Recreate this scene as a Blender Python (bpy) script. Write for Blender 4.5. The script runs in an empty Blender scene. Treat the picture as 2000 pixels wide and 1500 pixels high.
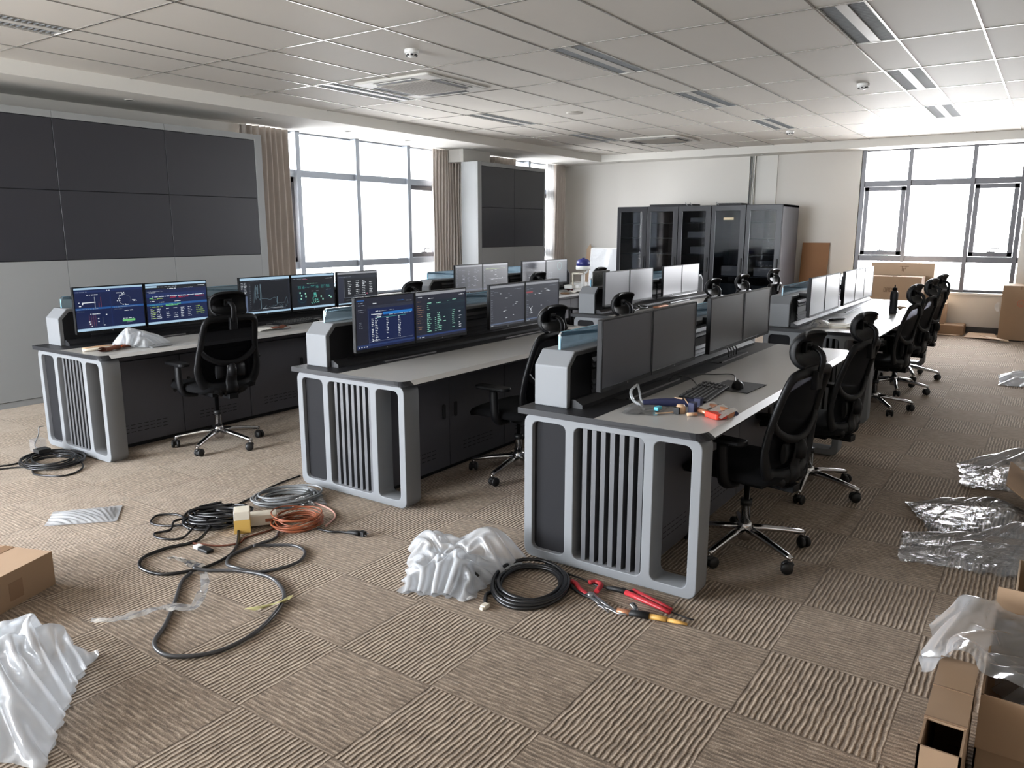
import bpy, bmesh, math, random
import numpy as np
from math import sin, cos, pi, radians, sqrt, atan2, floor
from mathutils import Vector, Matrix, noise

random.seed(7)
SC = bpy.context.scene
COL = SC.collection

# ------------------------------------------------------------------ camera, sky, exposure
# world axes: X runs along the consoles (away from the camera, to the right), Y to the left, Z up
cam_data = bpy.data.cameras.new('camera')
cam_data.sensor_width = 36.0
cam_data.lens = 36.0 * 1511.0 / 2000.0
cam_data.clip_start = 0.05
cam = bpy.data.objects.new('camera', cam_data)
cam.location = (0, 0, 1.569)
cam.rotation_euler = (radians(90 - 11.257), 0, radians(34.727 - 90))
COL.objects.link(cam)
SC.camera = cam

world = bpy.data.worlds.new('overcast_sky')
SC.world = world
world.use_nodes = True
bg = world.node_tree.nodes['Background']
bg.inputs[0].default_value = (0.98, 0.985, 1.0, 1)
_wn, _wl = world.node_tree.nodes, world.node_tree.links
_tc = _wn.new('ShaderNodeTexCoord'); _sp = _wn.new('ShaderNodeSeparateXYZ'); _wl.new(_tc.outputs['Generated'], _sp.inputs[0])
_rm = _wn.new('ShaderNodeValToRGB'); _ma = _wn.new('ShaderNodeMath'); _ma.operation = 'MULTIPLY_ADD'
_ma.inputs[1].default_value = 0.5; _ma.inputs[2].default_value = 0.5
_wl.new(_sp.outputs[2], _ma.inputs[0]); _wl.new(_ma.outputs[0], _rm.inputs[0])
_e = _rm.color_ramp.elements                      # ground, horizon haze, zenith of an overcast sky
_e[0].position = 0.44; _e[0].color = (0.43, 0.432, 0.44, 1)
_e[1].position = 1.0; _e[1].color = (0.965, 0.985, 1.05, 1)
_q = _e.new(0.52); _q.color = (0.61, 0.625, 0.655, 1)
_wl.new(_rm.outputs[0], bg.inputs[0])
bg.inputs[1].default_value = 29.0

SC.view_settings.view_transform = 'Standard'
SC.view_settings.look = 'None'
SC.view_settings.gamma = 1.0
SC.view_settings.use_curve_mapping = False
SC.view_settings.exposure = 1.85
SC.cycles.use_denoising = True
SC.cycles.max_bounces = 10
SC.cycles.diffuse_bounces = 5
SC.cycles.glossy_bounces = 4
SC.cycles.transparent_max_bounces = 16
SC.cycles.sample_clamp_indirect = 6.0
SC.cycles.caustics_reflective = False
SC.cycles.caustics_refractive = False

def portal(name, loc, rot, sx, sy):
    l = bpy.data.lights.new(name, 'AREA')
    l.shape = 'RECTANGLE'; l.size = sx; l.size_y = sy
    l.cycles.is_portal = True
    o = bpy.data.objects.new(name, l)
    o.location = loc; o.rotation_euler = rot
    COL.objects.link(o)
portal('window_daylight', (7.95, 8.62, 1.7), (radians(-90), 0, 0), 3.6, 2.4)
portal('window_daylight', (12.2, 8.62, 1.7), (radians(-90), 0, 0), 2.6, 2.4)
portal('window_daylight', (14.2, 1.58, 1.75), (radians(90), 0, radians(90)), 2.4, 2.4)
portal('window_daylight', (-1.62, 8.62, 1.52), (radians(-90), 0, 0), 3.7, 2.65)  # portal for the added left window behind the camera
portal('window_daylight', (-3.95, 6.25, 1.6), (radians(90), 0, radians(-90)), 3.3, 2.6)  # portal for the added back window

# ------------------------------------------------------------------ materials
def lin(c):
    return tuple(((v / 255.0) / 12.92 if v / 255.0 <= 0.04045 else ((v / 255.0 + 0.055) / 1.055) ** 2.4) for v in c)

class NT:
    """tiny node helper"""
    def __init__(s, name):
        s.m = bpy.data.materials.new(name); s.m.use_nodes = True
        s.t = s.m.node_tree; s.n = s.t.nodes; s.l = s.t.links
        s.p = s.n['Principled BSDF']; s.out = s.n['Material Output']
    def node(s, typ, **kw):
        n = s.n.new(typ)
        for k, v in kw.items(): setattr(n, k, v)
        return n
    def put(s, sock, v):
        if isinstance(v, bpy.types.NodeSocket): s.l.new(v, sock)
        else: sock.default_value = v
    def math(s, op, a, b=0.0, c=0.0):
        n = s.node('ShaderNodeMath', operation=op)
        s.put(n.inputs[0], a); s.put(n.inputs[1], b)
        if op in ('MULTIPLY_ADD', 'WRAP', 'SMOOTH_MIN'): s.put(n.inputs[2], c)
        return n.outputs[0]
    def mix(s, f, a, b):
        n = s.node('ShaderNodeMix', data_type='RGBA')
        s.put(n.inputs[0], f); s.put(n.inputs[6], a); s.put(n.inputs[7], b)
        return n.outputs[2]
    def noise(s, vec=None, scale=5.0, detail=3.0, rough=0.5):
        n = s.node('ShaderNodeTexNoise')
        if vec is not None: s.l.new(vec, n.inputs['Vector'])
        n.inputs['Scale'].default_value = scale; n.inputs['Detail'].default_value = detail
        n.inputs['Roughness'].default_value = rough
        return n.outputs[0]
    def bump(s, h, strength=0.3, dist=0.01):
        n = s.node('ShaderNodeBump'); n.inputs['Strength'].default_value = strength
        n.inputs['Distance'].default_value = dist
        s.l.new(h, n.inputs['Height']); s.l.new(n.outputs[0], s.p.inputs['Normal'])

def c4(c, k=1.0): return tuple(v * k for v in lin(c)) + (1.0,)

def mat(name, col, rough=0.5, metal=0.0, spec=0.5, var=0.0, vscale=8.0, bump=0.0, bscale=60.0, coat=0.0):
    t = NT(name)
    p = t.p
    p.inputs['Roughness'].default_value = rough
    p.inputs['Metallic'].default_value = metal
    p.inputs['Specular IOR Level'].default_value = spec
    p.inputs['Coat Weight'].default_value = coat
    if var > 0 or bump > 0:
        tc = t.node('ShaderNodeTexCoord').outputs['Object']
    if var > 0:
        f = t.noise(tc, vscale, 4.0)
        t.put(p.inputs['Base Color'], t.mix(f, c4(col, 1 - var), c4(col, 1 + var)))
    else:
        p.inputs['Base Color'].default_value = c4(col)
    if bump > 0:
        t.bump(t.noise(tc, bscale, 3.0), bump, 0.005)
    return t.m

def emit(name, col, k=1.0):
    t = NT(name)
    t.p.inputs['Base Color'].default_value = (0.01, 0.01, 0.01, 1)
    t.p.inputs['Roughness'].default_value = 0.28
    t.p.inputs['Emission Color'].default_value = c4(col)
    t.p.inputs['Emission Strength'].default_value = k
    return t.m

def film(name, tint, opacity, rough=0.15, gloss=0.25, diff=(235, 238, 240), bump=0.0, fres=1.0):
    """thin clear sheet: mostly see-through, partly milky, partly glossy"""
    t = NT(name)
    tr = t.node('ShaderNodeBsdfTransparent'); tr.inputs[0].default_value = c4(tint)
    df = t.node('ShaderNodeBsdfDiffuse'); df.inputs[0].default_value = c4(diff)
    tl = t.node('ShaderNodeBsdfTranslucent'); tl.inputs[0].default_value = c4(diff)
    gl = t.node('ShaderNodeBsdfGlossy'); gl.inputs[0].default_value = (1, 1, 1, 1); gl.inputs['Roughness'].default_value = rough
    m0 = t.node('ShaderNodeMixShader'); m0.inputs[0].default_value = 0.35
    t.l.new(df.outputs[0], m0.inputs[1]); t.l.new(tl.outputs[0], m0.inputs[2])
    m1 = t.node('ShaderNodeMixShader'); m1.inputs[0].default_value = opacity
    t.l.new(tr.outputs[0], m1.inputs[1]); t.l.new(m0.outputs[0], m1.inputs[2])
    lw = t.node('ShaderNodeFresnel'); lw.inputs[0].default_value = 1.45
    f = t.math('MULTIPLY_ADD', lw.outputs[0], fres, gloss)
    f = t.math('MINIMUM', f, 0.85)
    m2 = t.node('ShaderNodeMixShader'); t.l.new(f, m2.inputs[0])
    t.l.new(m1.outputs[0], m2.inputs[1]); t.l.new(gl.outputs[0], m2.inputs[2])
    if bump > 0:
        tc = t.node('ShaderNodeTexCoord').outputs['Object']
        b = t.node('ShaderNodeBump'); b.inputs['Strength'].default_value = bump; b.inputs['Distance'].default_value = 0.02
        nz = t.node('ShaderNodeTexNoise'); nz.inputs['Scale'].default_value = 6.0; t.l.new(tc, nz.inputs['Vector'])
        va = t.node('ShaderNodeVectorMath', operation='MULTIPLY_ADD'); t.l.new(nz.outputs['Color'], va.inputs[0]); va.inputs[1].default_value = (.12, .12, .12); t.l.new(tc, va.inputs[2])
        v1 = t.node('ShaderNodeTexVoronoi', feature='F1'); v1.inputs['Scale'].default_value = 15.0; t.l.new(va.outputs[0], v1.inputs['Vector'])
        v2 = t.node('ShaderNodeTexVoronoi', feature='F1'); v2.inputs['Scale'].default_value = 37.0; t.l.new(va.outputs[0], v2.inputs['Vector'])
        t.l.new(t.math('ADD', v1.outputs['Distance'], t.math('MULTIPLY', v2.outputs['Distance'], 0.4)), b.inputs['Height'])
        t.l.new(b.outputs[0], gl.inputs['Normal']); t.l.new(b.outputs[0], df.inputs['Normal'])
    t.l.new(m2.outputs[0], t.out.inputs[0])
    return t.m

def carpet():
    t = NT('carpet_tiles')
    pos = t.node('ShaderNodeNewGeometry').outputs['Position']
    sep = t.node('ShaderNodeSeparateXYZ'); t.l.new(pos, sep.inputs[0])
    T = 0.4555
    x = t.math('DIVIDE', t.math('SUBTRACT', sep.outputs[0], 1.857), T)
    y = t.math('DIVIDE', t.math('SUBTRACT', sep.outputs[1], 0.722), T)
    par = t.math('FLOORED_MODULO', t.math('ADD', t.math('FLOOR', x), t.math('FLOOR', y)), 2.0)   # 0: ribs along X
    wob = t.noise(pos, 13.0, 3.0, 0.55)
    wob2 = t.noise(pos, 6.0, 2.0)
    # rib coordinate across the ribs
    cr = t.node('ShaderNodeMix', data_type='FLOAT'); t.put(cr.inputs[0], par); t.put(cr.inputs[2], y); t.put(cr.inputs[3], x)
    s = t.math('MULTIPLY', cr.outputs[0], 24.0)
    s = t.math('ADD', s, t.math('MULTIPLY', t.math('SUBTRACT', wob, 0.5), 0.9))
    rib = t.math('MULTIPLY_ADD', t.math('SINE', t.math('MULTIPLY', s, 2 * pi)), 0.5, 0.5)
    # streaks: noise stretched along the ribs, broken up
    cmb = t.node('ShaderNodeCombineXYZ')
    al = t.node('ShaderNodeMix', data_type='FLOAT'); t.put(al.inputs[0], par); t.put(al.inputs[2], x); t.put(al.inputs[3], y)
    t.put(cmb.inputs[0], t.math('MULTIPLY', al.outputs[0], 7.0)); t.put(cmb.inputs[1], t.math('MULTIPLY', cr.outputs[0], 34.0)); t.put(cmb.inputs[2], par)
    st = t.noise(cmb.outputs[0], 1.0, 3.0, 0.65)
    fine = t.noise(pos, 210.0, 2.0, 0.75)
    # ribs across the room (along Y) are shallower than those along X
    con = t.math('MULTIPLY_ADD', par, -0.5, 1.0)
    r2 = t.math('POWER', rib, 1.9)
    f = t.math('MULTIPLY_ADD', t.math('SUBTRACT', r2, 0.36), t.math('MULTIPLY', con, 0.72), 0.44)
    f = t.math('ADD', f, t.math('MULTIPLY', t.math('SUBTRACT', st, 0.5), 1.5))
    f = t.math('ADD', f, t.math('MULTIPLY', t.math('SUBTRACT', fine, 0.5), 1.3))
    f = t.math('ADD', f, t.math('MULTIPLY', t.math('SUBTRACT', wob2, 0.5), 0.25))
    ramp = t.node('ShaderNodeValToRGB')
    e = ramp.color_ramp.elements
    e[0].position = 0.02; e[0].color = c4((82, 71, 61))
    e[1].position = 0.98; e[1].color = c4((184, 168, 150))
    m = e.new(0.5); m.color = c4((130, 114, 99))
    t.l.new(f, ramp.inputs[0])
    # seams
    fx = t.math('ABSOLUTE', t.math('SUBTRACT', t.math('FRACT', x), 0.5))
    fy = t.math('ABSOLUTE', t.math('SUBTRACT', t.math('FRACT', y), 0.5))
    seam = t.math('GREATER_THAN', t.math('MAXIMUM', fx, fy), 0.4945)
    t.put(t.p.inputs['Base Color'], t.mix(t.math('MULTIPLY', seam, 0.55), ramp.outputs[0], c4((78, 66, 56))))
    t.p.inputs['Roughness'].default_value = 0.95
    t.p.inputs['Specular IOR Level'].default_value = 0.15
    t.p.inputs['Sheen Weight'].default_value = 0.3
    t.p.inputs['Sheen Tint'].default_value = (1.0, 0.86, 0.72, 1)
    t.p.inputs['Sheen Roughness'].default_value = 0.4
    h = t.math('ADD', t.math('MULTIPLY', rib, con), t.math('MULTIPLY', fine, 0.6))
    t.bump(h, 0.55, 0.006)
    return t.m

M = {}
M['carpet'] = carpet()
M['wall'] = mat('wall_paint', (212, 209, 203), 0.85, var=0.02, vscale=1.5)
M['ceil'] = mat('ceiling_tile', (212, 208, 201), 0.65, 0.0, 0.12, var=0.02, vscale=2.0)
M['grid'] = mat('ceiling_grid_metal', (176, 174, 168), 0.25, 0.6)
M['soffit'] = mat('soffit_paint', (222, 220, 214), 0.8)
M['base'] = mat('baseboard_dark', (66, 66, 68), 0.5)
M['alu'] = mat('window_aluminium', (98, 98, 102), 0.4, 0.3)
M['alu_l'] = mat('window_aluminium_light', (172, 180, 190), 0.4, 0.3)
M['sill'] = mat('sill_stone', (214, 212, 208), 0.4)
M['pane'] = film('window_glass', (252, 254, 255), 0.0, 0.02, 0.02)
M['pane_t'] = film('dimmed_window_glass', (212, 212, 212), 0.0, 0.02, 0.02)  # grey added to cut the daylight through the left windows
M['pane_f'] = film('far_window_glass', (240, 240, 240), 0.0, 0.02, 0.02)  # slight grey added to trim daylight from the far window
M['cab_glass'] = film('cabinet_door_glass', (196, 198, 202), 0.0, 0.03, 0.0, fres=0.7)
M['silver'] = mat('console_silver_paint', (122, 124, 127), 0.5, 0.05, 0.22, var=0.02, vscale=3)
M['dpanel'] = mat('console_dark_panel', (38, 38, 40), 0.65, 0.0, 0.06)
M['dcab'] = mat('cabinet_grey_lightened', (82, 82, 88), 0.45, 0.05)  # dark panel paint, lightened to make up for the shade under the desks
M['black'] = mat('matt_black', (14, 14, 16), 0.6)
M['dark'] = mat('dark_recess', (24, 24, 27), 0.6)
M['ddesk'] = mat('desk_charcoal', (32, 32, 35), 0.45, 0.0, 0.3, var=0.04, vscale=30)
M['ldesk'] = mat('desk_grey_laminate', (190, 189, 186), 0.27, var=0.02, vscale=40)
M['edge'] = mat('desk_front_edge', (205, 205, 205), 0.3)
M['slat'] = mat('grille_slat_grey', (92, 93, 96), 0.4, 0.3)
M['louvre'] = mat('riser_louvre', (44, 44, 48), 0.4, 0.1)
M['screen_off'] = mat('screen_off', (68, 70, 78), 0.3, 0.0, 0.6)
M['bezel'] = mat('bezel_black', (14, 14, 16), 0.5, 0.0, 0.2)
M['bezel_s'] = mat('bezel_silver', (150, 150, 152), 0.35, 0.5)
M['vscreen'] = mat('video_wall_screen', (44, 44, 50), 0.42, 0.0, 0.5)
M['housing'] = mat('video_wall_housing', (150, 152, 152), 0.5, 0.1)
M['curtain'] = mat('curtain_cloth', (206, 197, 189), 0.9, var=0.06, vscale=20)
M['sheer'] = film('sheer_curtain', (250, 250, 250), 0.6, 0.6, 0.0, (240, 240, 240))
M['chair'] = mat('chair_black_plastic', (12, 12, 14), 0.5, 0.0, 0.22)
M['cloth'] = mat('chair_black_fabric', (9, 9, 11), 0.9, 0.0, 0.2, bump=0.3, bscale=300)
M['chrome'] = mat('chrome', (200, 200, 202), 0.16, 1.0)
M['rubber'] = mat('caster_rubber', (13, 13, 14), 0.5)
M['meshf'] = film('chair_mesh', (70, 70, 74), 0.6, 0.6, 0.0, (6, 6, 8), fres=0.12)
M['carton'] = mat('cardboard', (156, 129, 103), 0.85, var=0.05, vscale=10)
M['carton_d'] = mat('cardboard_dark', (116, 90, 68), 0.85, var=0.05, vscale=10)
M['carton_l'] = mat('cardboard_light', (182, 158, 133), 0.85, var=0.04, vscale=10)
M['board'] = mat('plywood_board', (140, 100, 66), 0.7, var=0.05, vscale=6)
M['tape'] = mat('packing_tape', (140, 112, 88), 0.2, 0, 0.6)
M['bag'] = film('clear_plastic_bag', (245, 247, 249), 0.32, 0.14, 0.03, (236, 239, 244), 0.15, 0.6)
M['bagw'] = film('milky_plastic_bag', (246, 248, 250), 0.38, 0.18, 0.03, (248, 250, 253), 0.2, 0.55)
M['bagc'] = film('very_clear_plastic', (250, 250, 250), 0.14, 0.12, 0.04, (234, 236, 240), 0.15, 0.8)
M['cable'] = mat('cable_black', (20, 20, 22), 0.3)
M['cable_g'] = mat('cable_grey', (120, 122, 124), 0.4)
M['cable_dg'] = mat('cable_dark_grey', (62, 62, 64), 0.35)
M['cable_o'] = mat('cable_orange', (146, 80, 50), 0.4)
M['cable_p'] = mat('cable_pink', (206, 160, 146), 0.4)
M['white'] = mat('white_plastic', (228, 228, 226), 0.4)
M['offwhite'] = mat('offwhite_plastic', (214, 206, 190), 0.45)
M['paper'] = mat('paper', (236, 234, 228), 0.8)
M['red'] = mat('red_handle', (176, 44, 52), 0.4)
M['steel'] = mat('tool_steel', (170, 172, 176), 0.25, 0.9)
M['yellow'] = mat('yellow_card', (206, 168, 88), 0.6)
M['wood'] = mat('yellow_handle', (206, 160, 84), 0.45)
M['navy'] = mat('navy_fabric', (34, 38, 72), 0.6)
M['tan'] = mat('tan_plastic', (196, 162, 130), 0.5)
M['copper'] = mat('copper_foil', (190, 132, 100), 0.3, 0.5)
M['redp'] = mat('red_print', (206, 52, 28), 0.5)
M['cyan'] = mat('cyan_tag', (90, 190, 215), 0.4)
M['orange'] = mat('orange_print', (206, 92, 36), 0.6)
M['brown'] = mat('brown_cloth', (96, 52, 34), 0.9)
M['maroon'] = mat('maroon_cloth', (88, 30, 32), 0.9)
M['bluedome'] = mat('blue_dome', (40, 44, 110), 0.4)
M['bottle'] = mat('bottle_grey', (64, 66, 72), 0.3, 0.5)
M['ac'] = mat('ac_white', (206, 204, 198), 0.45)
M['acg'] = mat('ac_grille', (176, 172, 164), 0.6)
M['refl'] = mat('lamp_reflector', (215, 215, 212), 0.25, 0.45)
M['keycap'] = mat('keycap', (34, 34, 36), 0.5)
M['legend'] = mat('key_legend', (170, 170, 170), 0.6)
M['redring'] = mat('faded_red_stamp', (182, 112, 88), 0.85)
M['glass_b'] = film('blue_partition_glass', (226, 240, 247), 0.34, 0.08, 0.12, (206, 226, 238))
M['rackdoor'] = mat('rack_door_black', (34, 35, 40), 0.35, 0.0, 0.4)
M['ytape'] = mat('yellowish_tape', (196, 190, 138), 0.4)
M['glass_e'] = mat('blue_glass_edge', (126, 178, 204), 0.2)
M['glass_g'] = film('grey_film_glass', (150, 150, 146), 0.45, 0.15, 0.12, (128, 127, 118))
M['plate'] = mat('name_plate', (196, 178, 140), 0.4)
M['equip'] = mat('rack_equipment', (30, 41, 45), 0.4, 0.2)
M['equip_l'] = mat('rack_equipment_light', (150, 150, 148), 0.4, 0.2)

# ------------------------------------------------------------------ mesh builder
class MB:
    def __init__(s): s.v = []; s.f = []; s.mi = []; s.sm = []
    def add(s, vs, fs, m=0, smooth=False, mtx=None):
        o = len(s.v)
        for p in vs:
            p = Vector(p)
            s.v.append(mtx @ p if mtx is not None else p)
        for f in fs:
            s.f.append([i + o for i in f]); s.mi.append(m); s.sm.append(smooth)
        return s
    def box(s, x0, x1, y0, y1, z0, z1, m=0, mtx=None):
        vs = [(x0, y0, z0), (x1, y0, z0), (x1, y1, z0), (x0, y1, z0), (x0, y0, z1), (x1, y0, z1), (x1, y1, z1), (x0, y1, z1)]
        fs = [(0, 3, 2, 1), (4, 5, 6, 7), (0, 1, 5, 4), (1, 2, 6, 5), (2, 3, 7, 6), (3, 0, 4, 7)]
        return s.add(vs, fs, m, False, mtx)
    def quad(s, a, b, c, d, m=0): return s.add([a, b, c, d], [(0, 1, 2, 3)], m)
    def prism(s, poly, axis, a, b, m=0, smooth=False, mtx=None):
        """poly: 2-D points in the two other axes (in xyz order), extruded from a to b along axis"""
        n = len(poly)
        def P(p, t):
            q = list(p); q.insert(axis, t); return q
        vs = [P(p, a) for p in poly] + [P(p, b) for p in poly]
        s.add(vs, [tuple(range(n - 1, -1, -1)), tuple(range(n, 2 * n))], m, False, mtx)
        o = len(s.v) - 2 * n
        for i in range(n):
            j = (i + 1) % n
            s.f.append([o + i, o + j, o + n + j, o + n + i]); s.mi.append(m); s.sm.append(smooth)
        return s
    def sweep(s, pts, a, b=None, side=None, n=8, closed=False, m=0, caps=True, mtx=None, taper=None):
        """tube through pts; elliptical section a (across) x b (along 'side' normal)"""
        pts = [Vector(p) for p in pts]; b = a if b is None else b
        N = len(pts); rings = []
        prev = None
        for i, p in enumerate(pts):
            if closed: t = pts[(i + 1) % N] - pts[i - 1]
            else: t = pts[min(i + 1, N - 1)] - pts[max(i - 1, 0)]
            if t.length < 1e-9: t = Vector((0, 0, 1))
            t.normalize()
            if side is not None: nn = Vector(side)
            elif prev is None: nn = Vector((0, 0, 1)) if abs(t.z) < 0.9 else Vector((1, 0, 0))
            else: nn = prev
            nn = nn - t * nn.dot(t)
            if nn.length < 1e-6: nn = t.orthogonal()
            nn.normalize(); prev = nn
            bb = t.cross(nn)
            k = 1.0 if taper is None else taper(i / max(1, N - 1))
            rings.append([p + bb * (a * k * cos(2 * pi * q / n)) + nn * (b * k * sin(2 * pi * q / n)) for q in range(n)])
        vs = [v for r in rings for v in r]; fs = []
        L = N if closed else N - 1
        for i in range(L):
            j = (i + 1) % N
            for q in range(n):
                w = (q + 1) % n
                fs.append((i * n + q, i * n + w, j * n + w, j * n + q))
        s.add(vs, fs, m, True, mtx)
        if caps and not closed:
            o = len(s.v) - len(vs)
            s.f.append([o + q for q in range(n - 1, -1, -1)]); s.mi.append(m); s.sm.append(False)
            s.f.append([o + (N - 1) * n + q for q in range(n)]); s.mi.append(m); s.sm.append(False)
        return s
    def lathe(s, prof, c=(0, 0, 0), n=20, m=0, mtx=None, sm=True):
        vs = []; fs = []
        for r, z in prof:
            for q in range(n):
                vs.append((c[0] + r * cos(2 * pi * q / n), c[1] + r * sin(2 * pi * q / n), c[2] + z))
        for i in range(len(prof) - 1):
            for q in range(n):
                w = (q + 1) % n
                fs.append((i * n + q, i * n + w, (i + 1) * n + w, (i + 1) * n + q))
        s.add(vs, fs, m, sm, mtx)
        o = len(s.v) - len(vs); k = len(prof) - 1
        if prof[0][0] > 1e-6: s.f.append([o + q for q in range(n - 1, -1, -1)]); s.mi.append(m); s.sm.append(False)
        if prof[-1][0] > 1e-6: s.f.append([o + k * n + q for q in range(n)]); s.mi.append(m); s.sm.append(False)
        return s
    def grid(s, fn, nu, nv, m=0, smooth=True, mtx=None):
        vs = [fn(i / nu, j / nv) for j in range(nv + 1) for i in range(nu + 1)]
        fs = [(j * (nu + 1) + i, j * (nu + 1) + i + 1, (j + 1) * (nu + 1) + i + 1, (j + 1) * (nu + 1) + i) for j in range(nv) for i in range(nu)]
        return s.add(vs, fs, m, smooth, mtx)
    def plate(s, outer, holes, axis, a, b, m=0):
        """flat plate with holes, extruded along axis"""
        bm = bmesh.new()
        edges = []
        def P(p, t):
            q = list(p); q.insert(axis, t); return q
        loops = [outer] + list(holes)
        for lp in loops:
            vs = [bm.verts.new(P(p, a)) for p in lp]
            for i in range(len(vs)): edges.append(bm.edges.new((vs[i], vs[(i + 1) % len(vs)])))
        bmesh.ops.triangle_fill(bm, use_beauty=True, use_dissolve=False, edges=edges)
        bm.verts.index_update()
        base = [v.co.copy() for v in bm.verts]
        tris = [[v.index for v in f.verts] for f in bm.faces]
        bm.free()
        n = len(base)
        off = Vector(P((0, 0), b - a))
        vs = base + [v + off for v in base]
        fs = [tuple(reversed(t)) for t in tris] + [tuple(i + n for i in t) for t in tris]
        s.add(vs, fs, m)
        o = len(s.v) - 2 * n
        k = 0
        for lp in loops:
            L = len(lp)
            for i in range(L):
                p, q = k + i, k + (i + 1) % L
                s.f.append([o + p, o + q, o + n + q, o + n + p]); s.mi.append(m); s.sm.append(True)
            k += L
        return s
    def build(s, name, mats, parent=None, bevel=0.0, segs=2, subsurf=0, recalc=True, loc=None):
        me = bpy.data.meshes.new(name)
        me.from_pydata([tuple(v) for v in s.v], [], s.f)
        if not isinstance(mats, (list, tuple)): mats = [mats]
        for mm in mats: me.materials.append(M[mm] if isinstance(mm, str) else mm)
        for i, p in enumerate(me.polygons):
            p.material_index = s.mi[i]; p.use_smooth = s.sm[i]
        if recalc:
            bm = bmesh.new(); bm.from_mesh(me)
            bmesh.ops.recalc_face_normals(bm, faces=bm.faces[:]); bm.to_mesh(me); bm.free()
        me.update()
        o = bpy.data.objects.new(name, me)
        COL.objects.link(o)
        if parent is not None: o.parent = parent
        if loc is not None: o.location = loc
        if bevel > 0:
            b = o.modifiers.new('bevel', 'BEVEL'); b.width = bevel; b.segments = segs; b.limit_method = 'ANGLE'; b.angle_limit = radians(40)
        if subsurf > 0:
            b = o.modifiers.new('subsurf', 'SUBSURF'); b.levels = subsurf; b.render_levels = subsurf
        return o

def rrect(x0, x1, y0, y1, r, n=5):
    pts = []
    for cx, cy, a0 in ((x1 - r, y0 + r, -90), (x1 - r, y1 - r, 0), (x0 + r, y1 - r, 90), (x0 + r, y0 + r, 180)):
        for i in range(n + 1):
            a = radians(a0 + 90 * i / n)
            pts.append((cx + r * cos(a), cy + r * sin(a)))
    return pts

def crom(pts, k=6, closed=False):
    P = [Vector(p) for p in pts]; N = len(P); out = []
    rng = range(N) if closed else range(N - 1)
    for i in rng:
        p0 = P[(i - 1) % N] if closed or i > 0 else P[0] * 2 - P[1]
        p1, p2 = P[i], P[(i + 1) % N]
        p3 = P[(i + 2) % N] if closed or i + 2 < N else P[-1] * 2 - P[-2]
        for j in range(k):
            t = j / k
            out.append(0.5 * ((2 * p1) + (p2 - p0) * t + (2 * p0 - 5 * p1 + 4 * p2 - p3) * t * t + (3 * p1 - p0 - 3 * p2 + p3) * t ** 3))
    if not closed: out.append(P[-1])
    return out

def tag(o, label, cat, group=None, kind=None):
    o['label'] = label; o['category'] = cat
    if group: o['group'] = group
    if kind: o['kind'] = kind
    return o

def empty(name, loc=(0, 0, 0), rz=0.0):
    o = bpy.data.objects.new(name, None)
    o.empty_display_size = 0.1
    o.location = loc; o.rotation_euler = (0, 0, rz)
    COL.objects.link(o)
    return o

def struct(o):
    o['kind'] = 'structure'
    return o

def copy_tree(o, parent=None):
    c = o.copy(); COL.objects.link(c)
    if parent is not None: c.parent = parent
    for ch in list(o.children): copy_tree(ch, c)
    return c

def single(mb, name, mats, label, cat, group=None, **kw):
    return tag(mb.build(name, mats, **kw), label, cat, group)

# ------------------------------------------------------------------ the room
XF, YL, ZC, ZS = 13.87, 8.30, 2.95, 2.828      # far wall, left wall, ceiling, soffit underside
XB, YR = -3.6, -4.2                            # behind and right of the camera
YS, XS = 7.25, 13.42                           # inner edges of the dropped border

struct(MB().box(XB - .3, XF + .6, YR - .3, YL + .4, -.12, 0).build('floor', 'carpet'))

# wall with window openings: pieces between them
def wall_pieces(name, axis, t0, t1, lo, hi, openings, zt=3.2):
    mb = MB()
    def bx(a, b, z0, z1):
        if axis == 0: mb.box(a, b, t0, t1, z0, z1)
        else: mb.box(t0, t1, a, b, z0, z1)
    cur = lo
    for a, b, z0, z1 in sorted(openings):
        bx(cur, a, 0, zt); bx(a, b, 0, z0); bx(a, b, z1, zt); cur = b
    bx(cur, hi, 0, zt)
    return struct(mb.build(name, 'wall'))

WIN_L = [(6.25, 9.95, 0.62, ZS), (11.25, 13.45, 0.62, ZS), (-3.45, 0.22, 0.2, ZS)]  # last opening is out of view, added to brighten the near side
WIN_B_ADDED = [(4.6, 7.9, 0.3, ZS)]  # added opening behind the camera, for light on the near side
WIN_F = [(0.45, 2.74, 0.62, ZS)]
wall_pieces('wall_left', 0, YL, YL + .32, XB - .3, XF + .3, WIN_L)
wall_pieces('wall_far', 1, XF, XF + .32, YR - .3, YL, WIN_F)
wall_pieces('wall_back', 1, XB - .32, XB, YR - .3, YL, WIN_B_ADDED)
struct(MB().box(XB - .3, XF + .3, YR - .3, YR, 0, 3.2).build('wall_right', 'wall'))
struct(MB().box(XB - .3, XF + .3, YR - .3, YL + .32, 3.2, 3.35).build('roof_slab', 'wall'))
# pier that carries the small video wall
struct(MB().box(10.3, 10.75, 7.95, YL, 0, ZS).box(10.0, 10.72, 7.87, 7.95, 2.63, ZS).box(10.0, 10.3, 7.95, YL, 2.63, ZS).build('wall_pier', 'wall', bevel=.004))
struct(MB().box(XF - .015, XF, YR, YL, 0, .1).build('baseboard_far', 'base'))
struct(MB().box(5.9, XF - .02, YL - .015, YL, 0, .1).build('baseboard_left', 'base'))

# dropped border: L-shaped soffit along the left and far walls
struct(MB().prism([(XB, YS), (XS, YS), (XS, YR), (XF, YR), (XF, YL), (XB, YL)], 2, ZS, 3.19).build('ceiling_soffit', 'soffit'))

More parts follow.
